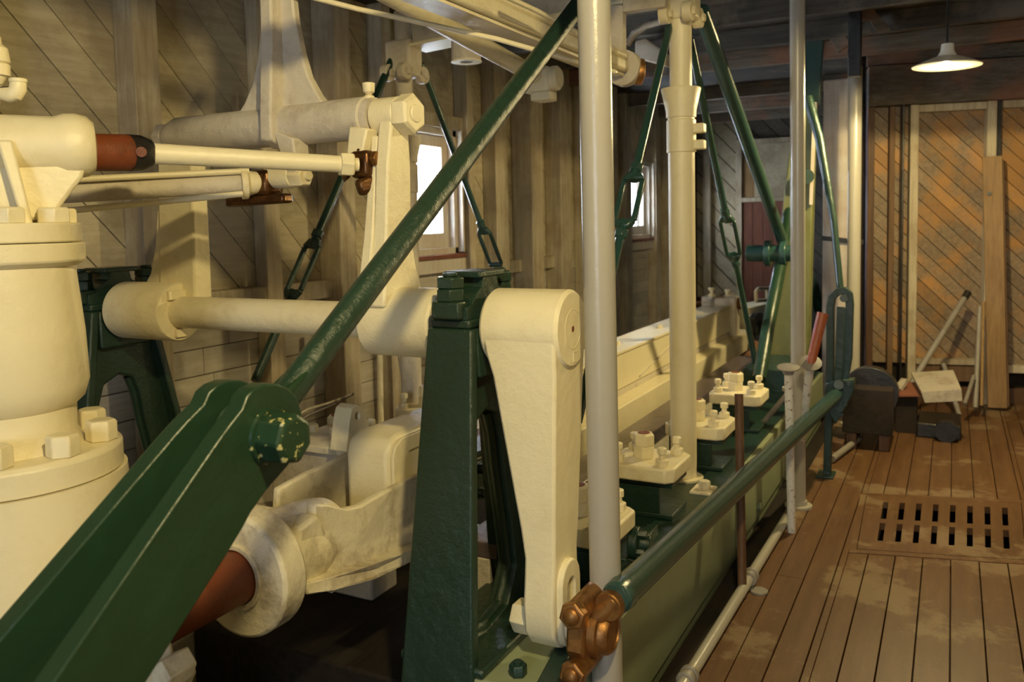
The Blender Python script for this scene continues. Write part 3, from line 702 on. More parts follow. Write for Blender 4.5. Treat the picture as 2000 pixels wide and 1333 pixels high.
# ---- guide brackets with cream plates (near row), each its own thing
def guide(xc_, yc_, label, z0=.349, mat='cream', top=.49, hx=.14, w_=.14, group='cream bolted guide plates on the engine timber'):
    t_ = thing('guide_plate_bracket', label, 'guide bracket', (xc_, yc_, z0), group)
    bb = B(); a = hx-.015
    for (x0, x1, za, zb) in ((-a, a, z0, z0+.018), (-a, a, top-.018, top), (-a, -a+.018, z0+.018, top-.018)):
        bb.box((xc_+x0, yc_-.10, za), (xc_+x1, yc_+.10, zb))
    bb.box((xc_-a+.018, yc_-.10, z0+.018), (xc_+a-.05, yc_-.082, top-.018))
    bb.build('box_bracket', 'green_dark', t_, .003)
    c_ = .03; P = [(-hx+c_, -w_), (hx-c_, -w_), (hx, -w_+c_), (hx, w_-c_), (hx-c_, w_), (-hx+c_, w_), (-hx, w_-c_), (-hx, -w_+c_)]
    pl_ = B().prism([(xc_+x_, yc_+y_, top+.008) for x_, y_ in P], (0, 0, .058)).build('plate', mat, t_, .008)
    zt = top+.066
    B().hexa((xc_-.02, yc_, zt), (0, 0, 1), .044, .05, ang=.2).hexa((xc_-.02, yc_, zt+.05), (0, 0, 1), .044, .048, ang=.5).build('centre_nut', mat, pl_, .002)
    B().cyl((xc_-.02, yc_, zt+.094), (xc_-.02, yc_, zt+.1), .024, n=20).build('stud_end', 'rust', pl_)
    for dx, dy in ((-.095, -.09), (.085, -.095), (.09, .085), (-.09, .09)):
        B().hexa((xc_+dx, yc_+dy, zt), (0, 0, 1), .026, .028).cyl((xc_+dx, yc_+dy, zt+.028), (xc_+dx, yc_+dy, zt+.045), .012, n=12).lathe((xc_+dx, yc_+dy, zt+.045), (0, 0, 1), [(0, .014), (.004, .019), (.024, .019), (.028, .013)], 8).build('set_screw', mat, pl_, .001)
    B().hexa((xc_+.02, yc_-w_+.06, top-.012), (0, 0, 1), .018, .02).build('under_nut', mat, t_)
    return t_
guide(-1.065, 2.50, 'nearest cream guide plate, half hidden behind the thick grey post', top=.47)
guide(-1.062, 3.16, 'cream guide plate with tall double nut, second from the foreground')
guide(-1.040, 3.86, 'cream guide plate beside the top of short brown upright bar')
guide(-1.030, 4.62, 'farthest cream guide plate on the aisle side, by green braces')
for k, (y, lab) in enumerate(((2.72, 'cream guide plate on far side, just behind the cream crosshead lug'), (3.4, 'cream guide plate on far side under the far pale hog post'))):
    guide(-2.25, y, lab, z0=.40 if k else .44, top=.55, group='far side cream guide plates')
# small bolted pads on the timber and flange
o = thing('bolted_pad', 'small rusty cream pad with square nut between green brackets', 'pad', tuple(U(1378, 960, Z=.335)))
p = U(1376, 965, Z=.335); B().box(p+V((-.05, -.06, 0)), p+V((.04, .06, .022))).build('pad', 'cream_dirty', o, .004); B().hexa(p+V((0, 0, .022)), (0, 0, 1), .026, .035).build('nut', 'cream_dirty', o)
o = thing('pipe_flange', 'dark green flanged fitting with bolts just right of the grey post', 'flange', tuple(U(1235, 1060, X=-.93)))
p = U(1232, 1060, X=-.95); B().lathe(p, (1, .1, 0), [(0, .055), (.03, .055), (.035, .03), (.07, .028)], 28).build('flange', 'green_dark', o, .003)
for a in (.4, 1.9, 3.5, 5.0): B().hexa(p+V((.03, math.cos(a)*.04, math.sin(a)*.04)), (1, .1, 0), .013, .03).build('bolt', 'green_dark', o)
B().box(p+V((-.06, -.05, -.155)), p+V((.0, .3, -.04))).build('base', 'green_dark', o, .004)

o = thing('green_strip', 'dark green angle strip on the timber top below the bronze joint', 'strip', tuple(U(1085, 1300, Z=.345)))
B().bar(U(1030, 1420, Z=.352), U(1118, 1245, Z=.352), .05, .03).build('strip_body', 'green_dark', o, .004)
p = U(1012, 1318, Z=.336); o = thing('castle_nut', 'dark green castle nut on timber top beside green stand foot', 'nut', tuple(p))
B().hexa(p, (0, 0, 1), .024, .03).build('nut_body', 'green_dark', o, .002); B().cyl(p+V((0, 0, .03)), p+V((0, 0, .036)), .012, n=16).build('stud_end', 'green_dark', o)

# ---- slide rails & pitman beam
for xs, lab in ((-1.33, 'dark oily steel slide rail behind the cream guide plates'), (-2.0, 'dark oily steel slide rail on the far side of cream beam')):
    o = thing('slide_rail', lab, 'slide rail', (xs, 4, .4))
    ys0 = 2.25 if xs > -1.5 else 2.9
    B().box((xs-.07, ys0, .44), (xs+.075, 6.2, .49)).build('rail_top', 'slide', o, .004)
    B().box((xs-.045, ys0, .28 if xs > -1.5 else -.30), (xs+.045, 6.2, .438)).build('rail_web', 'cream_old', o, .004)
pm = thing('pitman_beam', 'long cream two-step pitman beam running back beside the slide', 'beam', (-1.68, 5.4, .5))
B().box((-1.80, 3.3, .58), (-1.60, 6.85, .775)).build('upper_beam', 'cream_clean', pm, .006)
B().box((-1.81, 3.3, .776), (-1.59, 6.85, .792)).build('top_strap', 'cream_clean', pm, .003)
B().box((-1.84, 3.3, .40), (-1.50, 7.3, .545)).build('lower_beam', 'cream_clean', pm, .008)
B().box((-1.78, 3.3, .546), (-1.60, 6.8, .578)).build('filler', 'cream_old', pm)
for y in (3.9, 4.5, 5.3, 6.1): B().hexa((-1.70, y, .792), (0, 0, 1), .022, .022).build('bolt_head', 'cream_clean', pm)
B().bar((-1.597, 4.6, .60), (-1.597, 5.7, .77), .006, .012, up=(1, 0, 0)).build('brace_rib', 'cream_old', pm)
# strap end of the pitman
bb = B(); bb.box((-1.84, 6.86, .38), (-1.56, 7.02, .86)); bb.build('strap_end', 'cream_old', pm, .01)
B().cyl((-1.9, 6.95, .80), (-1.5, 6.95, .80), .05, n=20).build('crank_pin', 'bronze_dark', pm)
for px, py in ((1390, 580), (1420, 582)):
    p = U(px, py, X=-1.65); B().lathe(p, (0, 0, 1), [(0, .03), (.02, .03), (.022, .015), (.05, .015), (.052, .026), (.07, .026)], 16).build('oil_cup', 'cream_clean', pm)
o = thing('pitman_strap', 'light steel looped strap standing on the end of cream beam', 'strap', tuple(U(1410, 600, X=-1.7)))
q = [U(px, py, X=-1.70) for px, py in ((1392, 608), (1391, 585), (1396, 578), (1432, 576), (1437, 582), (1438, 606))]
B().tube(q, .016, 10).build('loop', 'tray', o)
B().box(U(1398, 606, X=-1.78)+V((0, 0, -.03)), U(1430, 600, X=-1.62)+V((0, 0, .03))).build('seat_block', 'tray', o, .004)
o = thing('valve_casting', 'bright white casting with open handle seen beyond the cream beam', 'casting', tuple(U(1490, 650, X=-1.75)))
q = [U(px, py, X=-1.75) for px, py in ((1462, 602), (1530, 586), (1545, 640), (1500, 690), (1470, 650))]
B().prism(q, (-.25, 0, 0)).build('body', 'cream_clean', o, .01)
q = [U(px, py, X=-1.72) for px, py in ((1477, 588), (1476, 570), (1481, 564), (1504, 563), (1509, 568), (1510, 586), (1477, 588))]
B().tube(q, .018, 10).build('handle', 'cream_clean', o)
B().cyl(U(1498, 585, X=-1.72), U(1497, 565, X=-1.72), .014, n=12).build('handle_post', 'cream_clean', o)
# dark machinery behind strap
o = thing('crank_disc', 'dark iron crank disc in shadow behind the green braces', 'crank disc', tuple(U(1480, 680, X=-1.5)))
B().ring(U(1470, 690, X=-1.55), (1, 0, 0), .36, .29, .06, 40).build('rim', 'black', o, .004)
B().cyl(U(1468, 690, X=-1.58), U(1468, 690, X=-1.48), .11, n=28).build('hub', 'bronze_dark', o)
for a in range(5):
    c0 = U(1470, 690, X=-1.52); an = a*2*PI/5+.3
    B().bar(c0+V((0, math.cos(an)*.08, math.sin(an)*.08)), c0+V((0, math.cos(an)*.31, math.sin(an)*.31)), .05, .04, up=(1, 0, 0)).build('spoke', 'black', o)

# ---- crosshead yoke
XC = -1.64
yk = thing('crosshead_yoke', 'large grimy cream crosshead yoke casting around the rusty piston rod', 'crosshead', (XC, 1.9, .5))
c0 = V((XC, 1.60, .600)); R = .165
B().ring((XC, 1.545, .595), (0, 1, 0), R, .075, .085, 56).build('end_ring', 'cream_dirty', yk, .010)
B().ring((XC, 1.535, .595), (0, 1, 0), .088, .072, .02, 40).build('gland', 'cream_dirty', yk, .003)
B().lathe((XC, 1.62, .60), (0, 1, 0), [(0, .130), (.10, .124), (.22, .112), (.27, .10), (.275, .05)], 40).build('barrel', 'cream_dirty', yk)
def YU(pts, x): return [U(px, py, X=x-(.055*max(0, min(1, (670-px)/60)) if x > XC else 0)) for px, py in pts]
XN = XC+.135
B().prism(YU([(625, 1130), (612, 1060), (612, 985), (640, 986), (675, 995), (705, 988), (750, 962), (800, 938), (850, 915), (850, 1050), (780, 1085), (700, 1108)], XN), (-.028, 0, 0)).build('side_wall', 'cream_dirty', yk, .008, seg=3)
B().prism(YU([(540, 1040), (545, 955), (600, 925), (660, 898), (710, 872), (760, 850), (760, 980), (640, 1040)], XC-.14), (-.026, 0, 0)).build('side_wall', 'cream_dirty', yk, .008)
fl = YU([(560, 1135), (620, 1122), (700, 1098), (780, 1068), (830, 1045), (830, 1066), (780, 1092), (700, 1125), (620, 1148), (570, 1156)], XN)
B().prism([p+V((.055, 0, 0)) for p in fl], (-.37, 0, 0)).build('bottom_flange', 'cream_dirty', yk, .005)
B().prism([(XC-.14, 1.66, .60), (XC-.14, 1.66, .70), (XC-.14, 1.74, .715), (XC-.14, 1.78, .64)], (.25, 0, 0)).build('end_wall', 'cream_dirty', yk, .012)
B().box((XC-.139, 1.79, .47), (XC+.105, 2.5, .49)).build('pocket_floor', 'cream_old', yk)
BX = XC-.085
bl = [(2.10, .50), (2.10, .775), (2.115, .815), (2.155, .835), (2.60, .835), (2.60, .50)]
B().prism([(BX, y, z) for y, z in bl], (.170, 0, 0)).build('block', 'cream_clean', yk, .02, seg=4)
B().lathe((BX+.09, 2.45, .836), (0, 0, 1), [(0, .022), (.008, .022), (.009, .012), (.014, .011)], 8).build('oil_plug', 'bronze_dark', yk)
rx0 = BX+.171
B().prism([(rx0, 2.11, .50), (rx0, 2.11, .77), (rx0, 2.125, .805), (rx0, 2.16, .825), (rx0, 2.58, .825), (rx0, 2.58, .775), (rx0, 2.20, .775), (rx0, 2.17, .745), (rx0, 2.165, .50)], (.012, 0, 0)).build('block_rim', 'cream_clean', yk, .003)
# piston rod
o = thing('piston_rod', 'thick rust-brown piston rod entering the cream yoke ring', 'rod', (XC, 1.0, .595))
B().lathe((XC, .45, .595), (0, 1, 0), [(0, .070), (1.20, .070)], 40).build('rod_body', 'rust', o)
# cylinder head, lower left
XC += .06
ch = thing('cylinder_casting', 'cream domed cylinder head with lugs at the bottom left edge', 'cylinder head', (XC, .9, .58))
B().lathe((XC, .45, .585), (0, 1, 0), [(0, .10), (.45, .10), (.50, .13), (.60, .145), (.64, .16), (.66, .172), (.70, .172), (.71, .16)], 56).build('head', 'cream_dirty', ch, .004)
for k in range(8):
    an = 2*PI*k/8-.12
    B().hexa((XC+.15*math.cos(an), 1.16, .585+.15*math.sin(an)), (0, 1, 0), .030, .04).build('stud_nut', 'cream_dirty', ch, .003)
    B().lathe((XC+.125*math.cos(an), 1.03, .585+.125*math.sin(an)), (0, -1, 0), [(0, .02), (.03, .02), (.035, .012)], 8).build('stud_nut', 'cream_dirty', ch, .002)
B().prism([(XC+.15, 1.10, .62), (XC+.19, 1.10, .64), (XC+.215, 1.10, .61), (XC+.20, 1.10, .575), (XC+.15, 1.10, .565)], (0, .07, 0)).build('lug', 'cream_dirty', ch, .004)
XC -= .06
# support timbers under yoke and oily box
o = thing('drip_box', 'grimy open box of oil seen through the green stand opening', 'box', tuple(U(950, 1070, X=-1.55)))
c_ = U(940, 1080, X=-1.50); bb = B()
for lo, hi in (((-.11, -.13, -.06), (.11, .13, -.045)), ((-.11, -.13, -.045), (-.097, .13, .05)), ((.097, -.13, -.045), (.11, .13, .05)), ((-.097, -.13, -.045), (.097, -.117, .05)), ((-.097, .117, -.045), (.097, .13, .05))):
    bb.box(c_+V(lo), c_+V(hi))
bb.build('tray_walls', 'cream_dirty', o, .003); B().box(c_+V((-.096, -.116, -.044)), c_+V((.096, .116, .02))).build('oil', 'black', o)
B().box(c_+V((-.02, .15, -.06)), c_+V((.14, .30, .09))).build('rusty_block', 'rust', o, .006)
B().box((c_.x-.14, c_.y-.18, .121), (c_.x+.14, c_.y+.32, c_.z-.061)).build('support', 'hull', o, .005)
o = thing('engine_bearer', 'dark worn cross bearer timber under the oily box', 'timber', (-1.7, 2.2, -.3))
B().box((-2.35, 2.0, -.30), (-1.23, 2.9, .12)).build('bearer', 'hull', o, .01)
o = thing('link_plate', 'dark green plate with oval hole and bolts behind the green stand', 'plate', tuple(U(960, 920, X=-1.38)))
ou = [U(px, py, X=-1.34) for px, py in ((905, 908), (925, 900), (960, 888), (995, 878), (1015, 880), (1015, 935), (985, 958), (960, 965), (935, 975), (915, 978), (903, 970), (900, 940))]
cc = U(962, 928, X=-1.34); ho = []
for p in ou:
    d = p-cc; a = math.atan2(d.z, d.y); ho.append(cc+V((0, math.cos(a)*.030, math.sin(a)*.040)))
B().plate_hole(ou, ho, (.025, 0, 0)).build('plate', 'green', o, .004)
for px, py in ((937, 915), (936, 962), (990, 890), (990, 935)): B().hexa(U(px, py, X=-1.315), (1, 0, 0), .018, .022).build('bolt', 'green', o, .002)
B().prism([U(px, py, X=-1.35) for px, py in ((900, 895), (995, 858), (995, 870), (900, 908))], (-.12, 0, 0)).build('top_flange', 'green', o)
B().bar(U(925, 1010, X=-1.4), U(905, 1040, X=-1.4), .02, .02).build('lever_tail', 'bronze_dark', o)
# cream lug plate with hole, on the far side of the yoke
lg = thing('pivot_lug', 'upright tapered cream lug with a round hole near the left boards', 'lug', tuple(U(690, 870, Y=2.45)))
LX = -1.90
ou = [U(px, py, X=LX) for px, py in ((676, 884), (679, 855), (683, 820), (688, 798), (697, 790), (708, 796), (716, 820), (726, 850), (731, 878), (722, 882), (705, 884), (690, 885))]
cc = U(698.5, 813, X=LX); ho = []
for p in ou:
    d = p-cc; a = math.atan2(d.z, d.y); ho.append(cc+V((0, math.cos(a)*.014, math.sin(a)*.014)))
B().plate_hole(ou, ho, (-.075, 0, 0)).build('lug_plate', 'cream', lg, .004)
p = U(690, 885, X=LX); B().box((LX-.38, 2.38, p.z-.03), (LX+.04, 2.72, p.z-.001)).build('base_plate', 'cream_dirty', lg, .005)
for px, py in ((613, 868), (655, 860)):
    q = U(px, py, Y=2.55); B().hexa(V((q.x, 2.55, p.z-.005)), (0, 0, 1), .022, .035).build('bolt', 'cream', lg, .002)
o = thing('lug_support', 'cream box beam under the pivot lug by the left boards', 'beam', (p.x, 2.6, 0))
B().box((-2.34, 2.40, .121), (LX+.03, 2.56, p.z-.031)).build('beam', 'cream_old', o, .01)

# ---- valve chest, left
VX, VY = U(5, 700, D=2.0).x, U(5, 700, D=2.0).y
vc = thing('valve_chest', 'huge cream valve column with stacked flanges filling the left edge', 'valve chest', (VX, VY, .3))
rr = .180
def zat(py, dist=2.0-.0): return U(5, py, D=dist).z
zt = zat(455); zf = zat(512); zb_ = zat(800); zl = zat(880)
B().lathe((VX, VY, zb_), (0, 0, 1), [(0, .150), (.02, .172), (.06, rr+.004), (.18, rr), (zf-zb_-.03, rr-.012), (zf-zb_, rr-.012)], 64).build('bonnet_body', 'cream_clean', vc)
B().lathe((VX, VY, zl-.02), (0, 0, 1), [(0, .175), (.02, .172), (.06, .150), (zb_-zl+.021, .152)], 64).build('neck', 'cream_clean', vc)
B().lathe((VX, VY, zf-.012), (0, 0, 1), [(0, .170), (.012, .190), (.055, .190)], 64).build('lower_flange', 'cream_clean', vc, .004)
uf_ = B().lathe((VX, VY, zf+.045), (0, 0, 1), [(0, .184), (.045, .184)], 64).build('upper_flange', 'cream_clean', vc, .004)
z2 = zf+.09
for an in (-60, -20, 25, 70, 110, 160, 205, 250):
    a = math.radians(an); B().hexa((VX+.145*math.cos(a), VY+.145*math.sin(a), z2), (0, 0, 1), .038, .036).build('flange_nut', 'cream_clean', uf_, .002)
# lower body with top flange and bolts
cyx, cyy = VX, VY
bf_ = B().lathe((cyx, cyy, zl-.06), (0, 0, 1), [(0, .250), (.055, .250), (.066, .240)], 64).build('base_flange', 'cream_clean', vc, .003)
B().lathe((cyx, cyy, -.2), (0, 0, 1), [(0, .30), (.35, .30), (.7, .285), (zl+.2-.062, .258)], 64).build('lower_body', 'cream_clean', vc)
for an in (-75, -38, 0, 40, 85, 130, 180, 230):
    a = math.radians(an); B().hexa((cyx+.208*math.cos(a), cyy+.208*math.sin(a), zl+.006), (0, 0, 1), .037, .05, ang=.3).build('base_bolt', 'cream_clean', bf_, .003)
# top housing
hs = thing('valve_gear_housing', 'cream horizontal bearing housing with gusset on top of valve column', 'housing', tuple(U(60, 285, D=2.0)))
h0 = U(-160, 283, D=1.9); h1 = U(158, 286, D=2.06); hd = (h1-h0)
B().lathe(h0, hd, [(0, .074), (hd.length-.055, .071), (hd.length-.035, .078), (hd.length-.01, .079), (hd.length+.015, .073), (hd.length+.030, .058), (hd.length+.034, .03)], 48).build('barrel', 'cream_clean', hs)
def hp(px, py): 
    tt = (px+160)/318.0; return U(px, py, D=1.9+.16*tt)
gdir = hd.cross(V((0, 0, 1))).normalized()
def off(pl, k): return [p+gdir*k for p in pl]
B().prism(off([hp(-60, 300), hp(176, 300), hp(160, 350), hp(140, 375), hp(118, 405), hp(112, 432), hp(-60, 432)], -.04), gdir*.085).build('pedestal', 'cream_clean', hs, .01)
B().loft([hp(-4, 280)+gdir*.03, hp(26, 280)+gdir*.03, hp(26, 280)+gdir*.085, hp(-4, 280)+gdir*.085], [hp(46, 442)+gdir*.03, hp(66, 442)+gdir*.03, hp(66, 442)+gdir*.105, hp(46, 442)+gdir*.105]).build('rib', 'cream_clean', hs, .006)
# valve link and rod
vr = thing('valve_rod', 'cream valve rod with rust-red socket end reaching to bronze fork', 'rod', tuple(U(300, 305, D=2.2)))
p1 = U(192, 298, D=2.10); p2 = U(278, 299, D=2.19); pf = U(690, 322, D=2.42)
B().lathe(p1, p2-p1, [(-.06, .046), ((p2-p1).length*.5, .047), ((p2-p1).length*.95, .045), ((p2-p1).length+.018, .036), ((p2-p1).length+.032, .018), ((p2-p1).length+.036, 0)], 36).build('socket', 'rust', vr)
L_ = (p2-p1).length
B().lathe(p1, p2-p1, [(L_*.66, .030), (L_*.66, .0478), (L_*.95, .0458), (L_+.0185, .0365), (L_+.0325, .0185), (L_+.0365, 0)], 36).build('socket_tip', 'black', vr)
B().cyl(U(276, 297, D=2.145), U(276, 297, D=2.13)+V((0, 0, 0)), .013, n=20).build('socket_pin', 'rust', vr)
B().cyl(p2, U(668, 321, D=2.41), .0275, .024, n=32).build('rod_body', 'cream_clean', vr)
dd = (pf-p2).normalized()
B().hexa(U(664, 321, D=2.405), dd, .036, .04).build('lock_nut', 'cream', vr, .002)
B().cyl(U(652, 321, D=2.40), U(700, 322, D=2.425), .020, n=24).build('thread', 'cream', vr)
bf = thing('bronze_fork', 'dark oily bronze fork at right end of valve rod, below upper shaft', 'fork', tuple(U(715, 325, D=2.45)))
c_ = U(714, 325, D=2.45)
B().box(c_+V((-.035, -.03, -.035)), c_+V((.03, .045, .045))).build('body', 'bronze_dark', bf, .012)
B().bar(c_+V((-.02, 0, .03)), c_+V((-.015, .02, .075)), .05, .05).build('upper_tine', 'bronze_dark', bf, .008)
B().bar(c_+V((.0, 0, -.03)), c_+V((.01, .01, -.078)), .06, .07).build('lower_tine', 'bronze_dark', bf, .012)
B().hexa(c_+V((.03, .0, .02)), (1, 0, 0), .024, .02).build('nut', 'bronze', bf, .002)
B().lathe(c_+V((-.045, -.02, -.005)), dd*-1, [(0, .03), (.012, .04), (.02, .024)], 24).build('collar', 'bronze_dark', bf)
# eccentric rods group lower
er = thing('eccentric_rod', 'cream rod bundle with round flange ending at a bronze fork', 'rod', tuple(U(485, 362, D=2.62)))
e0 = U(90, 378, D=2.40); e1 = U(478, 358, D=2.62); ed = (e1-e0).normalized()
B().cyl(e0, e1, .031, n=28).build('main_rod', 'cream_old', er)
B().lathe(e1-ed*.012, ed, [(0, .05), (.02, .05), (.024, .038), (.05, .034), (.07, .026)], 36).build('flange', 'cream', er, .003)
B().cyl(U(120, 352, D=2.38), U(486, 334, D=2.60), .0095, n=14).build('stay_rod', 'cream_clean', er)
B().cyl(U(110, 414, D=2.38), U(474, 379, D=2.58), .0095, n=14).build('stay_rod', 'cream_clean', er)
c_ = U(515, 355, D=2.66)
ef = thing('bronze_fork', 'dark bronze fork with cream hex nut below the flared arm', 'fork', tuple(c_))
B().box(c_+V((-.03, -.04, -.045)), c_+V((.05, .04, .035))).build('body', 'bronze_dark', ef, .015)
B().bar(c_+V((-.13, -.02, -.062)), c_+V((.10, .0, -.055)), .05, .03).build('strap', 'bronze_dark', ef, .008)
pe = U(560, 345, D=2.62)
B().lathe(pe+V((-.03, 0, 0)), (1, 0, 0), [(-.04, .036), (.04, .038), (.06, .036)], 32).build('boss', 'cream', ef, .003)
B().hexa(pe+V((.03, 0, 0)), (1, 0, 0), .037, .05).build('hex_nut', 'cream', ef, .002)
B().lathe(pe+V((.08, 0, 0)), (1, 0, 0), [(0, .016), (.01, .014), (.012, 0)], 16).build('pin_end', 'cream', ef)
# small fittings at top-left
o = thing('oil_fitting', 'small cream elbow pipe fitting at the upper left edge', 'fitting', tuple(U(30, 175, D=2.0)))
B().tube([U(0, 183, D=2.0), U(20, 186, D=2.0), U(30, 183, D=2.0), U(35, 174, D=2.0), U(35.5, 160, D=2.0)], [.014, .019, .0195, .0195, .018], 16).build('elbow', 'cream_clean', o)
p = U(35.5, 162, D=2.0); B().cyl(p, p+V((0, 0, .010)), .020, n=24).build('rim', 'cream_clean', o, .002)
B().tube([U(-40, 172, D=2.0), U(16, 172, D=2.0)], .004, 8).build('wire', 'black', o)
o = thing('globe_valve', 'cream stacked valve body cut off by the left picture edge', 'valve', tuple(U(-8, 130, D=2.0)))
p = U(-8, 165, D=2.0)
B().lathe(p, (0, 0, 1), [(0, .014), (.01, .020), (.018, .024), (.02, .032), (.046, .033), (.048, .028), (.052, .034), (.085, .030), (.095, .018), (.110, .017), (.125, .010)], 24).build('body', 'cream_clean', o)
B().tube([p, p+V((-.02, 0, -.06)), p+V((-.03, 0, -.22))], .014, 12).build('stem_pipe', 'cream_clean', o)

# ---- clevis plates and big green brace rod
cv = thing('brace_clevis', 'big dark green two-plate clevis in the lower left foreground', 'clevis', tuple(U(540, 850, X=-.99)))
X1 = -.98
out = [(105, 1333), (424, 866), (446, 835), (474, 800), (483, 775), (497, 760), (518, 751), (541, 750), (562, 757), (580, 775), (590, 805), (592, 845), (584, 880), (568, 905), (548, 928), (520, 960), (490, 1003), (476, 1030), (440, 1090), (280, 1333)]
W_ = [U(px, py, X=X1) for px, py in out]
dl = (W_[0]-W_[1]).normalized(); dl2 = (W_[-1]-W_[-2]).normalized()
W_[0] = W_[0]+dl*.25; W_[-1] = W_[-1]+dl*.25
for x_ in (X1, X1-.080):
    pl = [V((x_-(.17*max(0, .98-p.y) if x_ < X1 else 0), p.y, p.z)) for p in W_]
    B().prism(pl, (-.034, 0, 0)).build('side_plate', 'green_flat', cv, .003)
pc = U(527, 852, X=X1)
B().lathe(pc+V((-.165, 0, 0)), (1, 0, 0), [(0, .034), (.05, .034)], 6).build('far_nut', 'green_flat', cv, .003)
B().cyl(pc+V((-.14, 0, 0)), pc+V((0, 0, 0)), .026).build('pin', 'green_flat', cv)
B().lathe(pc, (1, 0, 0), [(0, .042), (.050, .042), (.056, .037)], 7, .5).build('pin_head', 'green_chip', cv, .004)
B().lathe(pc+V((0, 0, 0)), (1, 0, 0), [(0, .047), (.006, .046)], 32).build('washer', 'green_chip', cv)
bd = thing('brace_rod', 'thick dark green diagonal brace rod crossing the picture from clevis up', 'rod', tuple(pc))
xm = X1-.057
ra = U(540, 800, X=xm); rb = U(1116, 28, X=xm); rdir = (rb-ra).normalized()
B().cyl(ra+rdir*.02, rb+rdir*1.0, .0275, .0265, n=36).build('rod_body', 'green', bd)
B().lathe(V((xm-.0215, pc.y, pc.z)), (1, 0, 0), [(0, .050), (.043, .050)], 36).build('eye', 'green_flat', bd, .004)
B().bar(V((xm, pc.y, pc.z)), ra+rdir*.08, .033, .05, up=(1, 0, 0)).build('shank', 'green_flat', bd, .005)

# ---- hog posts
def hogpost(x, yt, zt_, y0, z0, lab, r=.056, mat='cream_clean'):
    t_ = thing('hog_post', lab, 'post', (x, y0, z0))
    a, c = V((x, y0, z0)), V((x, yt, zt_)); d = c-a; L = d.length
    B().cyl(a, a+d.normalized()*(L-.42), r, n=36).build('lower_tube', mat, t_)
    e = a+d.normalized()*(L-.42)
    B().lathe(e, d, [(-.16, r+.006), (-.02, r+.006)], 36).build('clamp_band', mat, t_, .003)
    B().lathe(e, d, [(-.01, r+.007), (.02, r+.008), (.11, r+.028), (.115, r+.026), (.112, r+.012)], 36).build('funnel_collar', mat, t_)
    B().cyl(e, a+d.normalized()*(L+.3), r-.010, n=36).build('upper_tube', mat, t_)
    for zz in ((-.13, -.06) if x > -2 else ()):
        B().box(e+V((r-.005, -.02, zz-.02)), e+V((r+.045, .03, zz+.02))).build('clamp_lug', mat, t_, .005)
    B().lathe(a, d, [(0, r*1.5), (.02, r*1.5), (.022, r*1.05), (.04, r*1.02)], 36).build('foot', mat, t_)
    # head with brace lugs
    h = c
    B().box(h+V((-.075, -.06, -.02)), h+V((.075, .06, .16))).build('head_block', mat, t_, .015)
    for sx in (-.045, .055):
        for sy in (-.075, .075):
            B().cyl(h+V((sx-.02, sy, .0)), h+V((sx+.02, sy, .0)), .042, n=24).build('brace_lug', mat, t_, .004)
            B().hexa(h+V((sx+.02, sy, .0)), (1, 0, 0), .018, .014).build('lug_bolt', mat, t_)
    return t_
hp1 = U(1333, 925, X=-1.05); 
hogpost(-1.05, 3.60, 2.37, hp1.y+.02, .337, 'smooth cream hog post between guide plates, right of grey post', r=.0575)
hogpost(-2.40, 3.47, 2.24, 3.45, .337, 'pale hog post behind upper shaft near the left windows', r=.052, mat='cream_old')
# cross beam
cbm = thing('cross_beam', 'cream overhead cross beam joining the heads of both hog posts', 'beam', (-1.7, 3.55, 2.4))
a0, a1 = V((-2.34, 3.50, 2.45)), V((-1.12, 3.56, 2.53))
B().bar(a0, a1, .10, .16).build('web', 'cream_old', cbm, .006)
B().bar(a0-V((0, 0, .085)), a1-V((0, 0, .085)), .17, .016).build('bottom_flange', 'cream_clean', cbm, .003)
B().bar(a0+V((0, 0, .085)), a1+V((0, 0, .085)), .17, .016).build('top_flange', 'cream_clean', cbm, .003)
# ring hanger
p = U(911, 120, Y=3.5); o = thing('ring_hanger', 'cream ring sleeve hanging under the overhead cross beam', 'hanger', tuple(p))
B().ring(p, (0, 0, 1), .070, .040, .20, 36).build('sleeve', 'cream_old', o)
B().ring(p-V((0, 0, .004)), (0, 0, 1), .074, .030, .006, 36).build('rim', 'cream_clean', o)
# turnbuckle brace
def brace(pa, pb, r, lab, tb=None, mat='green_rail', L=.26, ends=True):
    pa, pb = V(pa), V(pb); d = (pb-pa).normalized(); t_ = thing('turnbuckle_brace', lab, 'brace', tuple(pa))
    if tb is None:
        B().cyl(pa, pb, r, n=20).build('rod', mat, t_)
    else:
        c = pa+d*tb; s_ = V((1, 0, 0))
        B().cyl(pa, c-d*L*.36, r, n=20).build('rod', mat, t_); B().cyl(c+d*L*.36, pb, r, n=20).build('rod', mat, t_)
        w2 = .038
        for sg in (-1, 1):
            B().bar(c+s_*w2*sg-d*L*.36, c+s_*w2*sg+d*L*.36, .018, .020, up=(1, 0, 0)).build('side_bar', mat, t_, .004)
            B().bar(c+d*sg*L*.36, c+d*sg*L*.50, .034, .092, up=(1, 0, 0), w1=(.03, .05)).build('end_boss', mat, t_, .008)
            B().hexa(c+d*sg*(L*.53), d*sg, .026, .035).build('lock_nut', mat, t_, .002)
    return t_
nt_ = V((-1.05, 3.54, 2.37))
nt2 = V((-1.05, 3.66, 2.37))
pA = U(1310, 40, X=-1.09); pB_ = U(1140, 770, X=-1.09)
d_l = (pB_-pA); tbl = (U(1222, 410, X=-1.09)-pA).length
brace(pA+d_l.normalized()*-.05, pB_+d_l.normalized()*.1, .017, 'dark green turnbuckle brace sloping from near hog post down behind grey post', tbl)
pA = U(1366, 165, X=-1.12); pB_ = U(1484, 752, X=-1.12)
d_l = pB_-pA
brace(pA-d_l.normalized()*.25, pB_+d_l.normalized()*.02, .019, 'slender green turnbuckle brace right of hog post, landing at farthest guide plate', (U(1422, 480, X=-1.12)-pA).length+.25, L=.34)
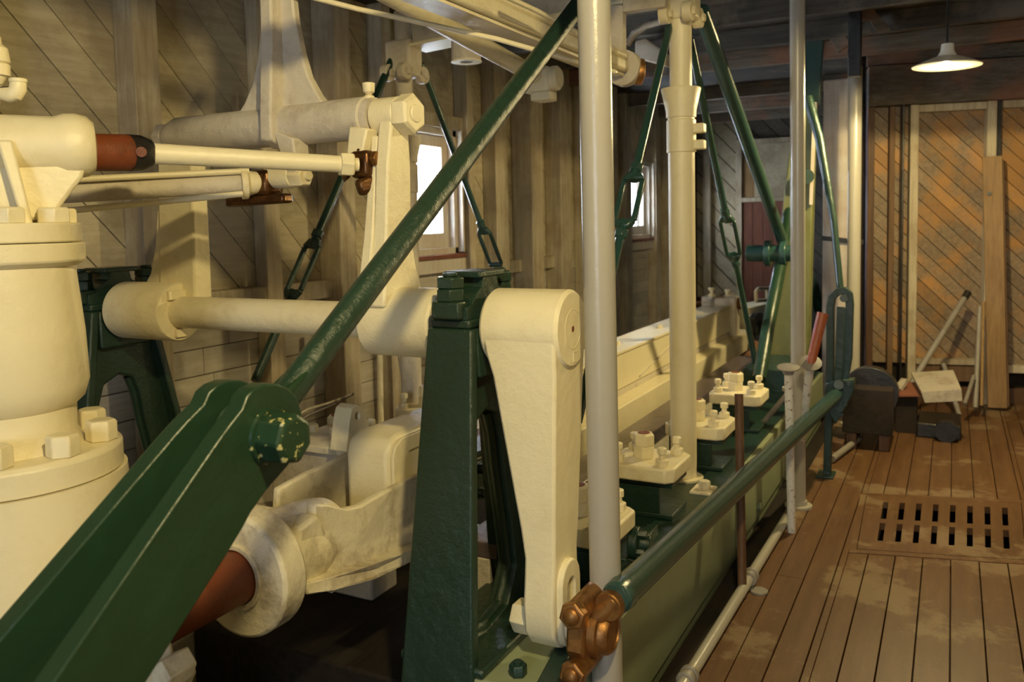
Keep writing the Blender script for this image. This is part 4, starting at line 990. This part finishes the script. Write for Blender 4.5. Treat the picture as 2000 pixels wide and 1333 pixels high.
pA = U(768, 110, X=-2.44); pB_ = U(498, 745, X=-2.44); d_l = pB_-pA
brace(pA, pB_, .018, 'black-green turnbuckle brace crossing the left boards behind the shafts', (U(584, 518, X=-2.44)-pA).length, mat='green_dark', L=.30)
pA = U(822, 125, X=-2.36); pB_ = U(985, 560, X=-2.36); d_l = pB_-pA
brace(pA, pB_+d_l.normalized()*.55, .016, 'teal turnbuckle brace crossing the near window on left wall', (U(958, 485, X=-2.36)-pA).length, L=.30)
o = brace(U(1369, 20, X=-1.0), U(1531, 480, X=-1.0), .036, 'thick green brace sloping from hog post head to blue-green joint')
# pin joint and lower green legs
jt = thing('brace_joint', 'teal pin joint where the green aft braces meet', 'joint', tuple(U(1525, 495, X=-1.0)))
jx = U(1525, 495, X=-1.0)
B().cyl(jx+V((-.22, 0, 0)), jx+V((.10, 0, 0)), .055, n=28).build('pin', 'green_rail', jt, .005)
B().cyl(jx+V((-.10, 0, 0)), jx+V((-.06, 0, 0)), .085, n=28).build('collar', 'green_rail', jt, .005)
B().cyl(jx+V((.0, 0, 0)), jx+V((.04, 0, 0)), .085, n=28).build('collar', 'green_rail', jt, .005)
for pts_, r, lab in (([(1527, 505), (1500, 640), (1483, 740)], .04, 'green leg running down from teal joint to last guide plate'),
                     ([(1555, 345), (1540, 420), (1530, 490)], .034, 'green upper leg rising from teal joint behind slim pale post'),
                     ([(1575, 530), (1598, 590), (1622, 680), (1640, 760)], .05, 'dark green leg sloping right behind the slim pale post')):
    o = thing('diagonal_brace', lab, 'brace', tuple(U(*pts_[0], X=-1.0)))
    B().tube([U(*p, X=-1.0) for p in pts_], r, 20).build('leg_bar', 'green_flat' if r < .05 else 'green_dark', o)
bx = thing('green_strut', 'slender green strut from ceiling down to the looped lever stand', 'strut', tuple(U(1650, 570, Y=5.3)))
B().tube([U(1577, 190, Y=5.35), U(1600, 270, Y=5.32), U(1628, 430, Y=5.25), U(1642, 575, Y=5.12)], [.03, .026, .02, .02], 14).build('rod', 'green_dark', bx)
ol = thing('tapered_column', 'olive green tapered column behind the slim pale post', 'column', tuple(U(1540, 745, Y=6.0)))
B().loft([U(1482, 775, Y=6), U(1577, 775, Y=6), U(1577, 775, Y=6)+V((0, .12, 0)), U(1482, 775, Y=6)+V((0, .12, 0))], [U(1553, 200, Y=6), U(1592, 200, Y=6), U(1592, 200, Y=6)+V((0, .12, 0)), U(1553, 200, Y=6)+V((0, .12, 0))]).build('column_body', 'olive', ol, .01)
B().bar(U(1592, 200, Y=5.97), U(1584, 400, Y=5.97), .02, .03, up=(0, 1, 0)).build('edge_strip', 'trimw', ol)
B().cyl(U(1575, 345, Y=5.9), U(1575, 345, Y=6.0), .05, n=20).build('boss', 'green_dark', ol)
B().bar(U(1592, 60, Y=6.02), U(1583, 205, Y=6.02), .12, .06, up=(0, 1, 0)).build('head', 'green_dark', ol, .006)
o = thing('dark_frame_box', 'dark green iron box low behind slim pale post and tubes', 'box', tuple(U(1540, 760, Y=5.6)))
B().box((-1.16, 5.3, .336), (-.87, 5.9, .56)).build('box_body', 'green_dark', o, .006)
o = thing('dark_upright', 'dark iron bar standing from ceiling behind slim pale post', 'bar', tuple(U(1595, 150, Y=6.2)))
B().bar(U(1590, 10, Y=6.3), U(1586, 200, Y=6.3), .05, .05, up=(0, 1, 0)).build('bar_body', 'black', o)

# ---- overhead long pipes
oa = thing('overhead_pipe', 'cream overhead pipe ending in a cast bearing cap above brace', 'pipe', tuple(U(1065, 160, Y=3.3)))
pa = U(1050, 150, Y=3.28); pb2 = U(770, -5, D=2.75); dA = (pb2-pa)
B().cyl(pa, pb2+dA*.7, .036, .034, n=28).build('pipe_body', 'cream', oa)
q = U(1062, 160, Y=3.3)
B().box(q+V((-.075, -.05, -.05)), q+V((.045, .05, .06))).build('bearing_block', 'cream_clean', oa, .014)
B().lathe(q+V((.045, 0, .01)), (1, 0, 0), [(0, .052), (.02, .052), (.03, .042), (.032, 0)], 24).build('bearing_cap', 'cream_clean', oa)
B().box(q+V((-.04, -.055, -.085)), q+V((.05, .03, -.045))).build('cap_lug', 'cream_clean', oa, .008)
ob = thing('overhead_pipe', 'wide cream overhead reach beam ending in round flange and bronze block', 'pipe', tuple(U(1215, 135, Y=3.5)))
pa = U(1212, 130, Y=3.5); pb2 = U(900, -3, D=2.55); dB = (pb2-pa)
B().bar(pa, pb2+dB*.7, .075, .055, w1=(.075, .06)).build('beam_body', 'cream', ob, .012)
B().cyl(pa+V((.02, 0, .042)), pb2+dB*.7+V((.02, 0, .042)), .016, n=16).build('top_rod', 'cream', ob)
B().bar(pa+V((-.03, 0, -.036)), pb2+dB*.7+V((-.03, 0, -.036)), .09, .010).build('lower_flange', 'cream_clean', ob)
B().lathe(U(1215, 132, Y=3.52), -dB, [(0, .078), (.05, .078), (.06, .05), (.09, .05)], 32).build('end_flange', 'cream_old', ob, .004)
q = U(1242, 140, Y=3.58); B().lathe(q, (1, .6, -.1), [(-.03, .045), (.0, .058), (.03, .058), (.035, .03)], 20).build('bronze_block', 'bronze', ob, .004)
oh = thing('beam_hanger', 'cream flat hanger dropping from the cross beam to the reach beam', 'hanger', tuple(U(1203, 20, Y=3.45)))
B().prism([U(1189, 10, Y=3.45), U(1216, 10, Y=3.45), U(1216, 105, Y=3.45), U(1192, 105, Y=3.45)], (0, .05, 0)).build('hanger_plate', 'cream_old', oh, .004)
B().prism([U(1216, -8, Y=3.45), U(1300, -14, Y=3.45), U(1298, 12, Y=3.45), U(1216, 24, Y=3.45)], (0, .05, 0)).build('bracket_arm', 'cream_old', oh, .004)
for pts_, r, lab in (([(560, -18), (700, 18), (970, 76), (1130, 122), (1200, 140)], .0085, 'long thin cream rod crossing below the overhead pipes'),
                     ([(985, -8), (1050, 22), (1122, 62)], .0085, 'short thin cream rod above the overhead reach beam')):
    o = thing('thin_rod', lab, 'rod', tuple(U(*pts_[0], D=2.7)))
    B().tube([U(*p, D=2.55+.5*i/len(pts_)) for i, p in enumerate(pts_)], r, 10).build('rod_body', 'cream', o)
# tank/hoop behind hog post head
o = thing('flywheel_hood', 'pale curved hoop in the dark behind the hog post head', 'hoop', tuple(U(1290, 80, Y=5)))
pts_ = [(1225, 88), (1238, 66), (1262, 50), (1290, 42), (1330, 38), (1375, 44)]
B().tube([U(*p, Y=5) for p in pts_], .02, 10).build('hoop_bar', 'cream_old', o)
B().prism([U(1240, 80, Y=5.1), U(1260, 75, Y=5.1), U(1300, 105, Y=5.1), U(1300, 128, Y=5.1), U(1240, 112, Y=5.1)], (0, .1, 0)).build('bracket', 'cream_old', o, .005)

# ---- loose upright tubes and brown bar
def tube_tool(p0, p1, lab, handle=None):
    p0, p1 = V(p0), V(p1); d = (p1-p0).normalized(); t_ = thing('lever_tube', lab, 'lever', tuple(p0))
    B().cyl(p0, p1, .019, n=20).build('tube', 'tube_white', t_)
    B().lathe(p1-d*.02, d, [(0, .024), (.02, .026), (.026, .048), (.032, .050), (.036, .02)], 28).build('disc_top', 'steel_grey', t_)
    if handle: B().cyl(p1+d*.0, V(handle), .021, .027, n=20).build('handle', 'orange', t_)
    return t_
tube_tool(U(1546, 1040, Z=0.0), U(1540, 722, Y=3.9), 'chipped white lever tube with grey disc top')
tube_tool(U(1550, 985, X=-.765), U(1583, 712, Y=4.1), 'chipped white lever tube with rusty orange grip', U(1607, 612, Y=4.15))
o = thing('iron_bar', 'short brown iron bar standing upright beside the skirt', 'bar', tuple(U(1450, 1168, Z=0)))
B().cyl(U(1450, 1168, Z=0), U(1443, 770, X=-.77), .0175, n=20).build('bar_body', 'brown_wood', o)
o = thing('small_disc_valve', 'dark grey disc on thin stem just below the white lever tube top', 'valve', tuple(U(1540, 760, Y=4.6)))
B().cyl(U(1548, 757, Y=4.75)-V((0, 0, .02)), U(1548, 757, Y=4.75), .055, n=24).build('disc', 'steel_grey', o); B().cyl((-.93, 4.75, .349), U(1548, 757, Y=4.75), .014, n=12).build('stem', 'steel_grey', o)

# ---- ceiling lamp
lm = thing('enamel_lamp', 'glowing white enamel saucer lamp hanging over the aisle', 'lamp', tuple(U(1848, 128, Y=5.2)))
lc = U(1849, 130, Y=5.2)
B().lathe(lc, (0.02, 0, 1), [(.0, .172), (.004, .174), (.03, .12), (.055, .05), (.08, .035), (.12, .03), (.122, 0)], 40).build('shade', 'enamel', lm)
B().lathe(lc+V((0, 0, .018)), (0, 0, -1), [(-.03, .015), (-.01, .024), (.004, .028), (.014, .020), (.018, 0)], 24).build('bulb', 'glow', lm)
B().cyl(lc+V((0, 0, .12)), V((lc.x, lc.y, CEIL)), .006, n=8).build('cord', 'black', lm)
lp = spot('lamp_light', lc+V((0, 0, -.03)), 135, WARM, .06); lp.parent = lm; lp.location = V((0, 0, -.045))
lq = point('lamp_bulb_light', lc, 45, WARM, .012); lq.parent = lm; lq.location = V((0, 0, -.012))

# ---- leaning items and clutter at the partition
o = thing('leaning_plank', 'tan plank with knot hole leaning upright against back wall', 'plank', tuple(PB(1.0, 0, .3)))
B().bar(U(1948, 797, Y=7.28), U(1938, 306, Y=7.42), .13, .04, up=(0, 1, 0)).build('plank_body', 'tan_wood', o, .003)
B().cyl(U(1932, 378, Y=7.36), U(1932, 378, Y=7.42), .015, n=16).build('knot_hole', 'black', o)
o = thing('leaning_plank', 'thin dark brown plank leaning right of the tan plank', 'plank', tuple(PB(1.1, 0, .3)))
B().bar(U(1967, 794, Y=7.32), U(1956, 313, Y=7.46), .03, .06, up=(0, 1, 0)).build('plank_body', 'brown_wood', o, .003)
o = thing('leaning_pole', 'grey steel pole leaning diagonally across the orange boards', 'pole', tuple(U(1780, 748, Y=6.8)))
B().cyl(U(1780, 750, Y=6.75), U(1888, 575, Y=7.3), .021, n=16).build('pole_body', 'steel_grey', o)
B().cyl(U(1884, 582, Y=7.27), U(1891, 571, Y=7.3), .026, n=16).build('pole_cap', 'black', o)
o = thing('leaning_pole', 'short grey pole crossing behind the tin tray', 'pole', tuple(U(1845, 715, Y=7)))
B().cyl(U(1843, 712, Y=7.25), V((U(1874, 797, Y=6.95).x, 6.95, .012)), .017, n=16).build('pole_body', 'steel_grey', o)
o = thing('leaning_pole', 'short steel rod propped left of the upright pipes', 'pole', tuple(U(1885, 785, Y=6.8)))
B().cyl(U(1884, 790, Y=6.75), U(1902, 735, Y=7.0), .014, n=14).build('pole_body', 'steel_grey', o)
o = thing('upright_pipe', 'thin grey pipe standing against the back wall stud', 'pipe', tuple(U(1905, 795, Y=7)))
B().cyl(U(1905, 797, Y=6.95), U(1914, 600, Y=7.30), .018, n=14).build('pipe_body', 'steel_grey', o)
o = thing('upright_pipe', 'thin yellow-brown pipe standing beside the tan plank', 'pipe', tuple(U(1916, 795, Y=7)))
B().cyl(U(1917, 793, Y=6.95), U(1921, 590, Y=7.30), .012, n=14).build('pipe_body', 'tan_wood', o)
o = thing('wheel_box', 'dark green wooden box holding a black grinding wheel', 'box', tuple(U(1700, 790, Y=6)))
a = U(1660, 800, Y=5.95); c_ = U(1752, 725, Y=6.15)
B().box((a.x-.02, 5.7, .11), (c_.x, 6.12, .40)).build('box_body', 'hull', o, .005)
B().cyl((a.x+.13, 5.85, .345), (a.x+.13, 5.95, .345), .17, n=40).build('wheel', 'black', o, .004)
B().box((a.x, 5.74, 0), (a.x+.06, 6.05, .11)).box((c_.x-.08, 5.74, 0), (c_.x-.02, 6.05, .11)).build('feet', 'brown_wood', o, .003)
o = thing('scrap_tray', 'worn tin tray lying on the scrap by the back wall', 'tray', tuple(U(1845, 770, Y=6.2)))
ty = 6.15
B().prism([U(1800, 770, Y=ty), U(1878, 765, Y=ty), U(1880, 784, Y=ty), U(1806, 788, Y=ty)], (0, .02, 0)).build('lip', 'tray', o, .003)
pA_, pB2 = U(1800, 770, Y=ty), U(1878, 765, Y=ty)
B().prism([pA_, pB2, pB2+V((-.05, .40, .06)), pA_+V((-.08, .40, .06))], (0, 0, .012)).build('pan', 'tray', o)
o = thing('scrap_block', 'dark rusty machine block under the tin tray', 'scrap', tuple(U(1840, 800, Z=0)))
B().box((U(1790, 800, Z=0).x+.03, 6.2, 0), (U(1875, 800, Z=0).x, 6.6, .10)).build('block', 'black', o, .01)
B().cyl((U(1850, 800, Z=0).x, 6.12, .07), (U(1850, 800, Z=0).x, 6.19, .07), .07, n=24).build('roller', 'black', o)
o = thing('scrap_plate', 'red-brown painted plate resting left of the tin tray', 'scrap', tuple(U(1770, 775, Y=6.2)))
q = U(1765, 778, Y=6.25)
B().prism([q+V((-.10, 0, 0)), q+V((.14, 0, .02)), q+V((.10, .30, .05)), q+V((-.06, .30, .04))], (0, 0, .012)).build('plate', 'redplate', o)
B().box(q+V((-.05, .04, -q.z)), q+V((.08, .25, -.001))).build('support', 'hull', o)
B().bar(q+V((-.04, .1, .035)), q+V((.0, .16, .10)), .05, .03).build('broken_lug', 'tray', o, .004)
o = thing('wood_block', 'short brown wood block on deck beside the wheel box', 'block', tuple(U(1735, 800, Z=0)))
B().box((U(1722, 800, Z=0).x, 6.22, 0), (U(1755, 800, Z=0).x, 6.40, .06)).build('block', 'brown_wood', o, .004)
o = thing('chock_block', 'wooden chock under the foot of the blue-grey post', 'block', tuple(U(1645, 875, Z=0)))
B().box((-.70, 5.62, 0), (-.60, 5.85, .06)).build('block', 'brown_wood', o, .004)
# wire hanging on left wall, hose
o = thing('hanging_cable', 'thin pale cable drooping behind the green stand by far post', 'cable', tuple(U(780, 700, X=-2.6)))
B().tube([U(px, py, X=-2.6) for px, py in ((772, 640), (778, 690), (784, 730), (793, 770), (803, 800), (815, 822), (822, 860), (826, 905))], .006, 8).build('cable', 'cream_old', o)
o = thing('conduit', 'thin cream upright conduit left of the hanging cable', 'pipe', tuple(U(742, 700, X=-2.7)))
B().cyl(U(744, 860, X=-2.72), U(741, 600, X=-2.72), .016, n=14).build('pipe', 'cream', o)
o = thing('cable_strand', 'grey strands sagging along the left wall boards', 'cable', tuple(U(640, 790, X=-2.9)))
B().tube([U(px, py, X=-2.9) for px, py in ((560, 838), (600, 812), (640, 795), (690, 770))], .007, 8).build('strand', 'slide', o)
B().tube([U(px, py, X=-2.9) for px, py in ((560, 825), (600, 800), (640, 788), (690, 770))], .006, 8).build('strand', 'cream_old', o)
for o in bpy.data.objects:
    if '_o' in o: del o['_o']
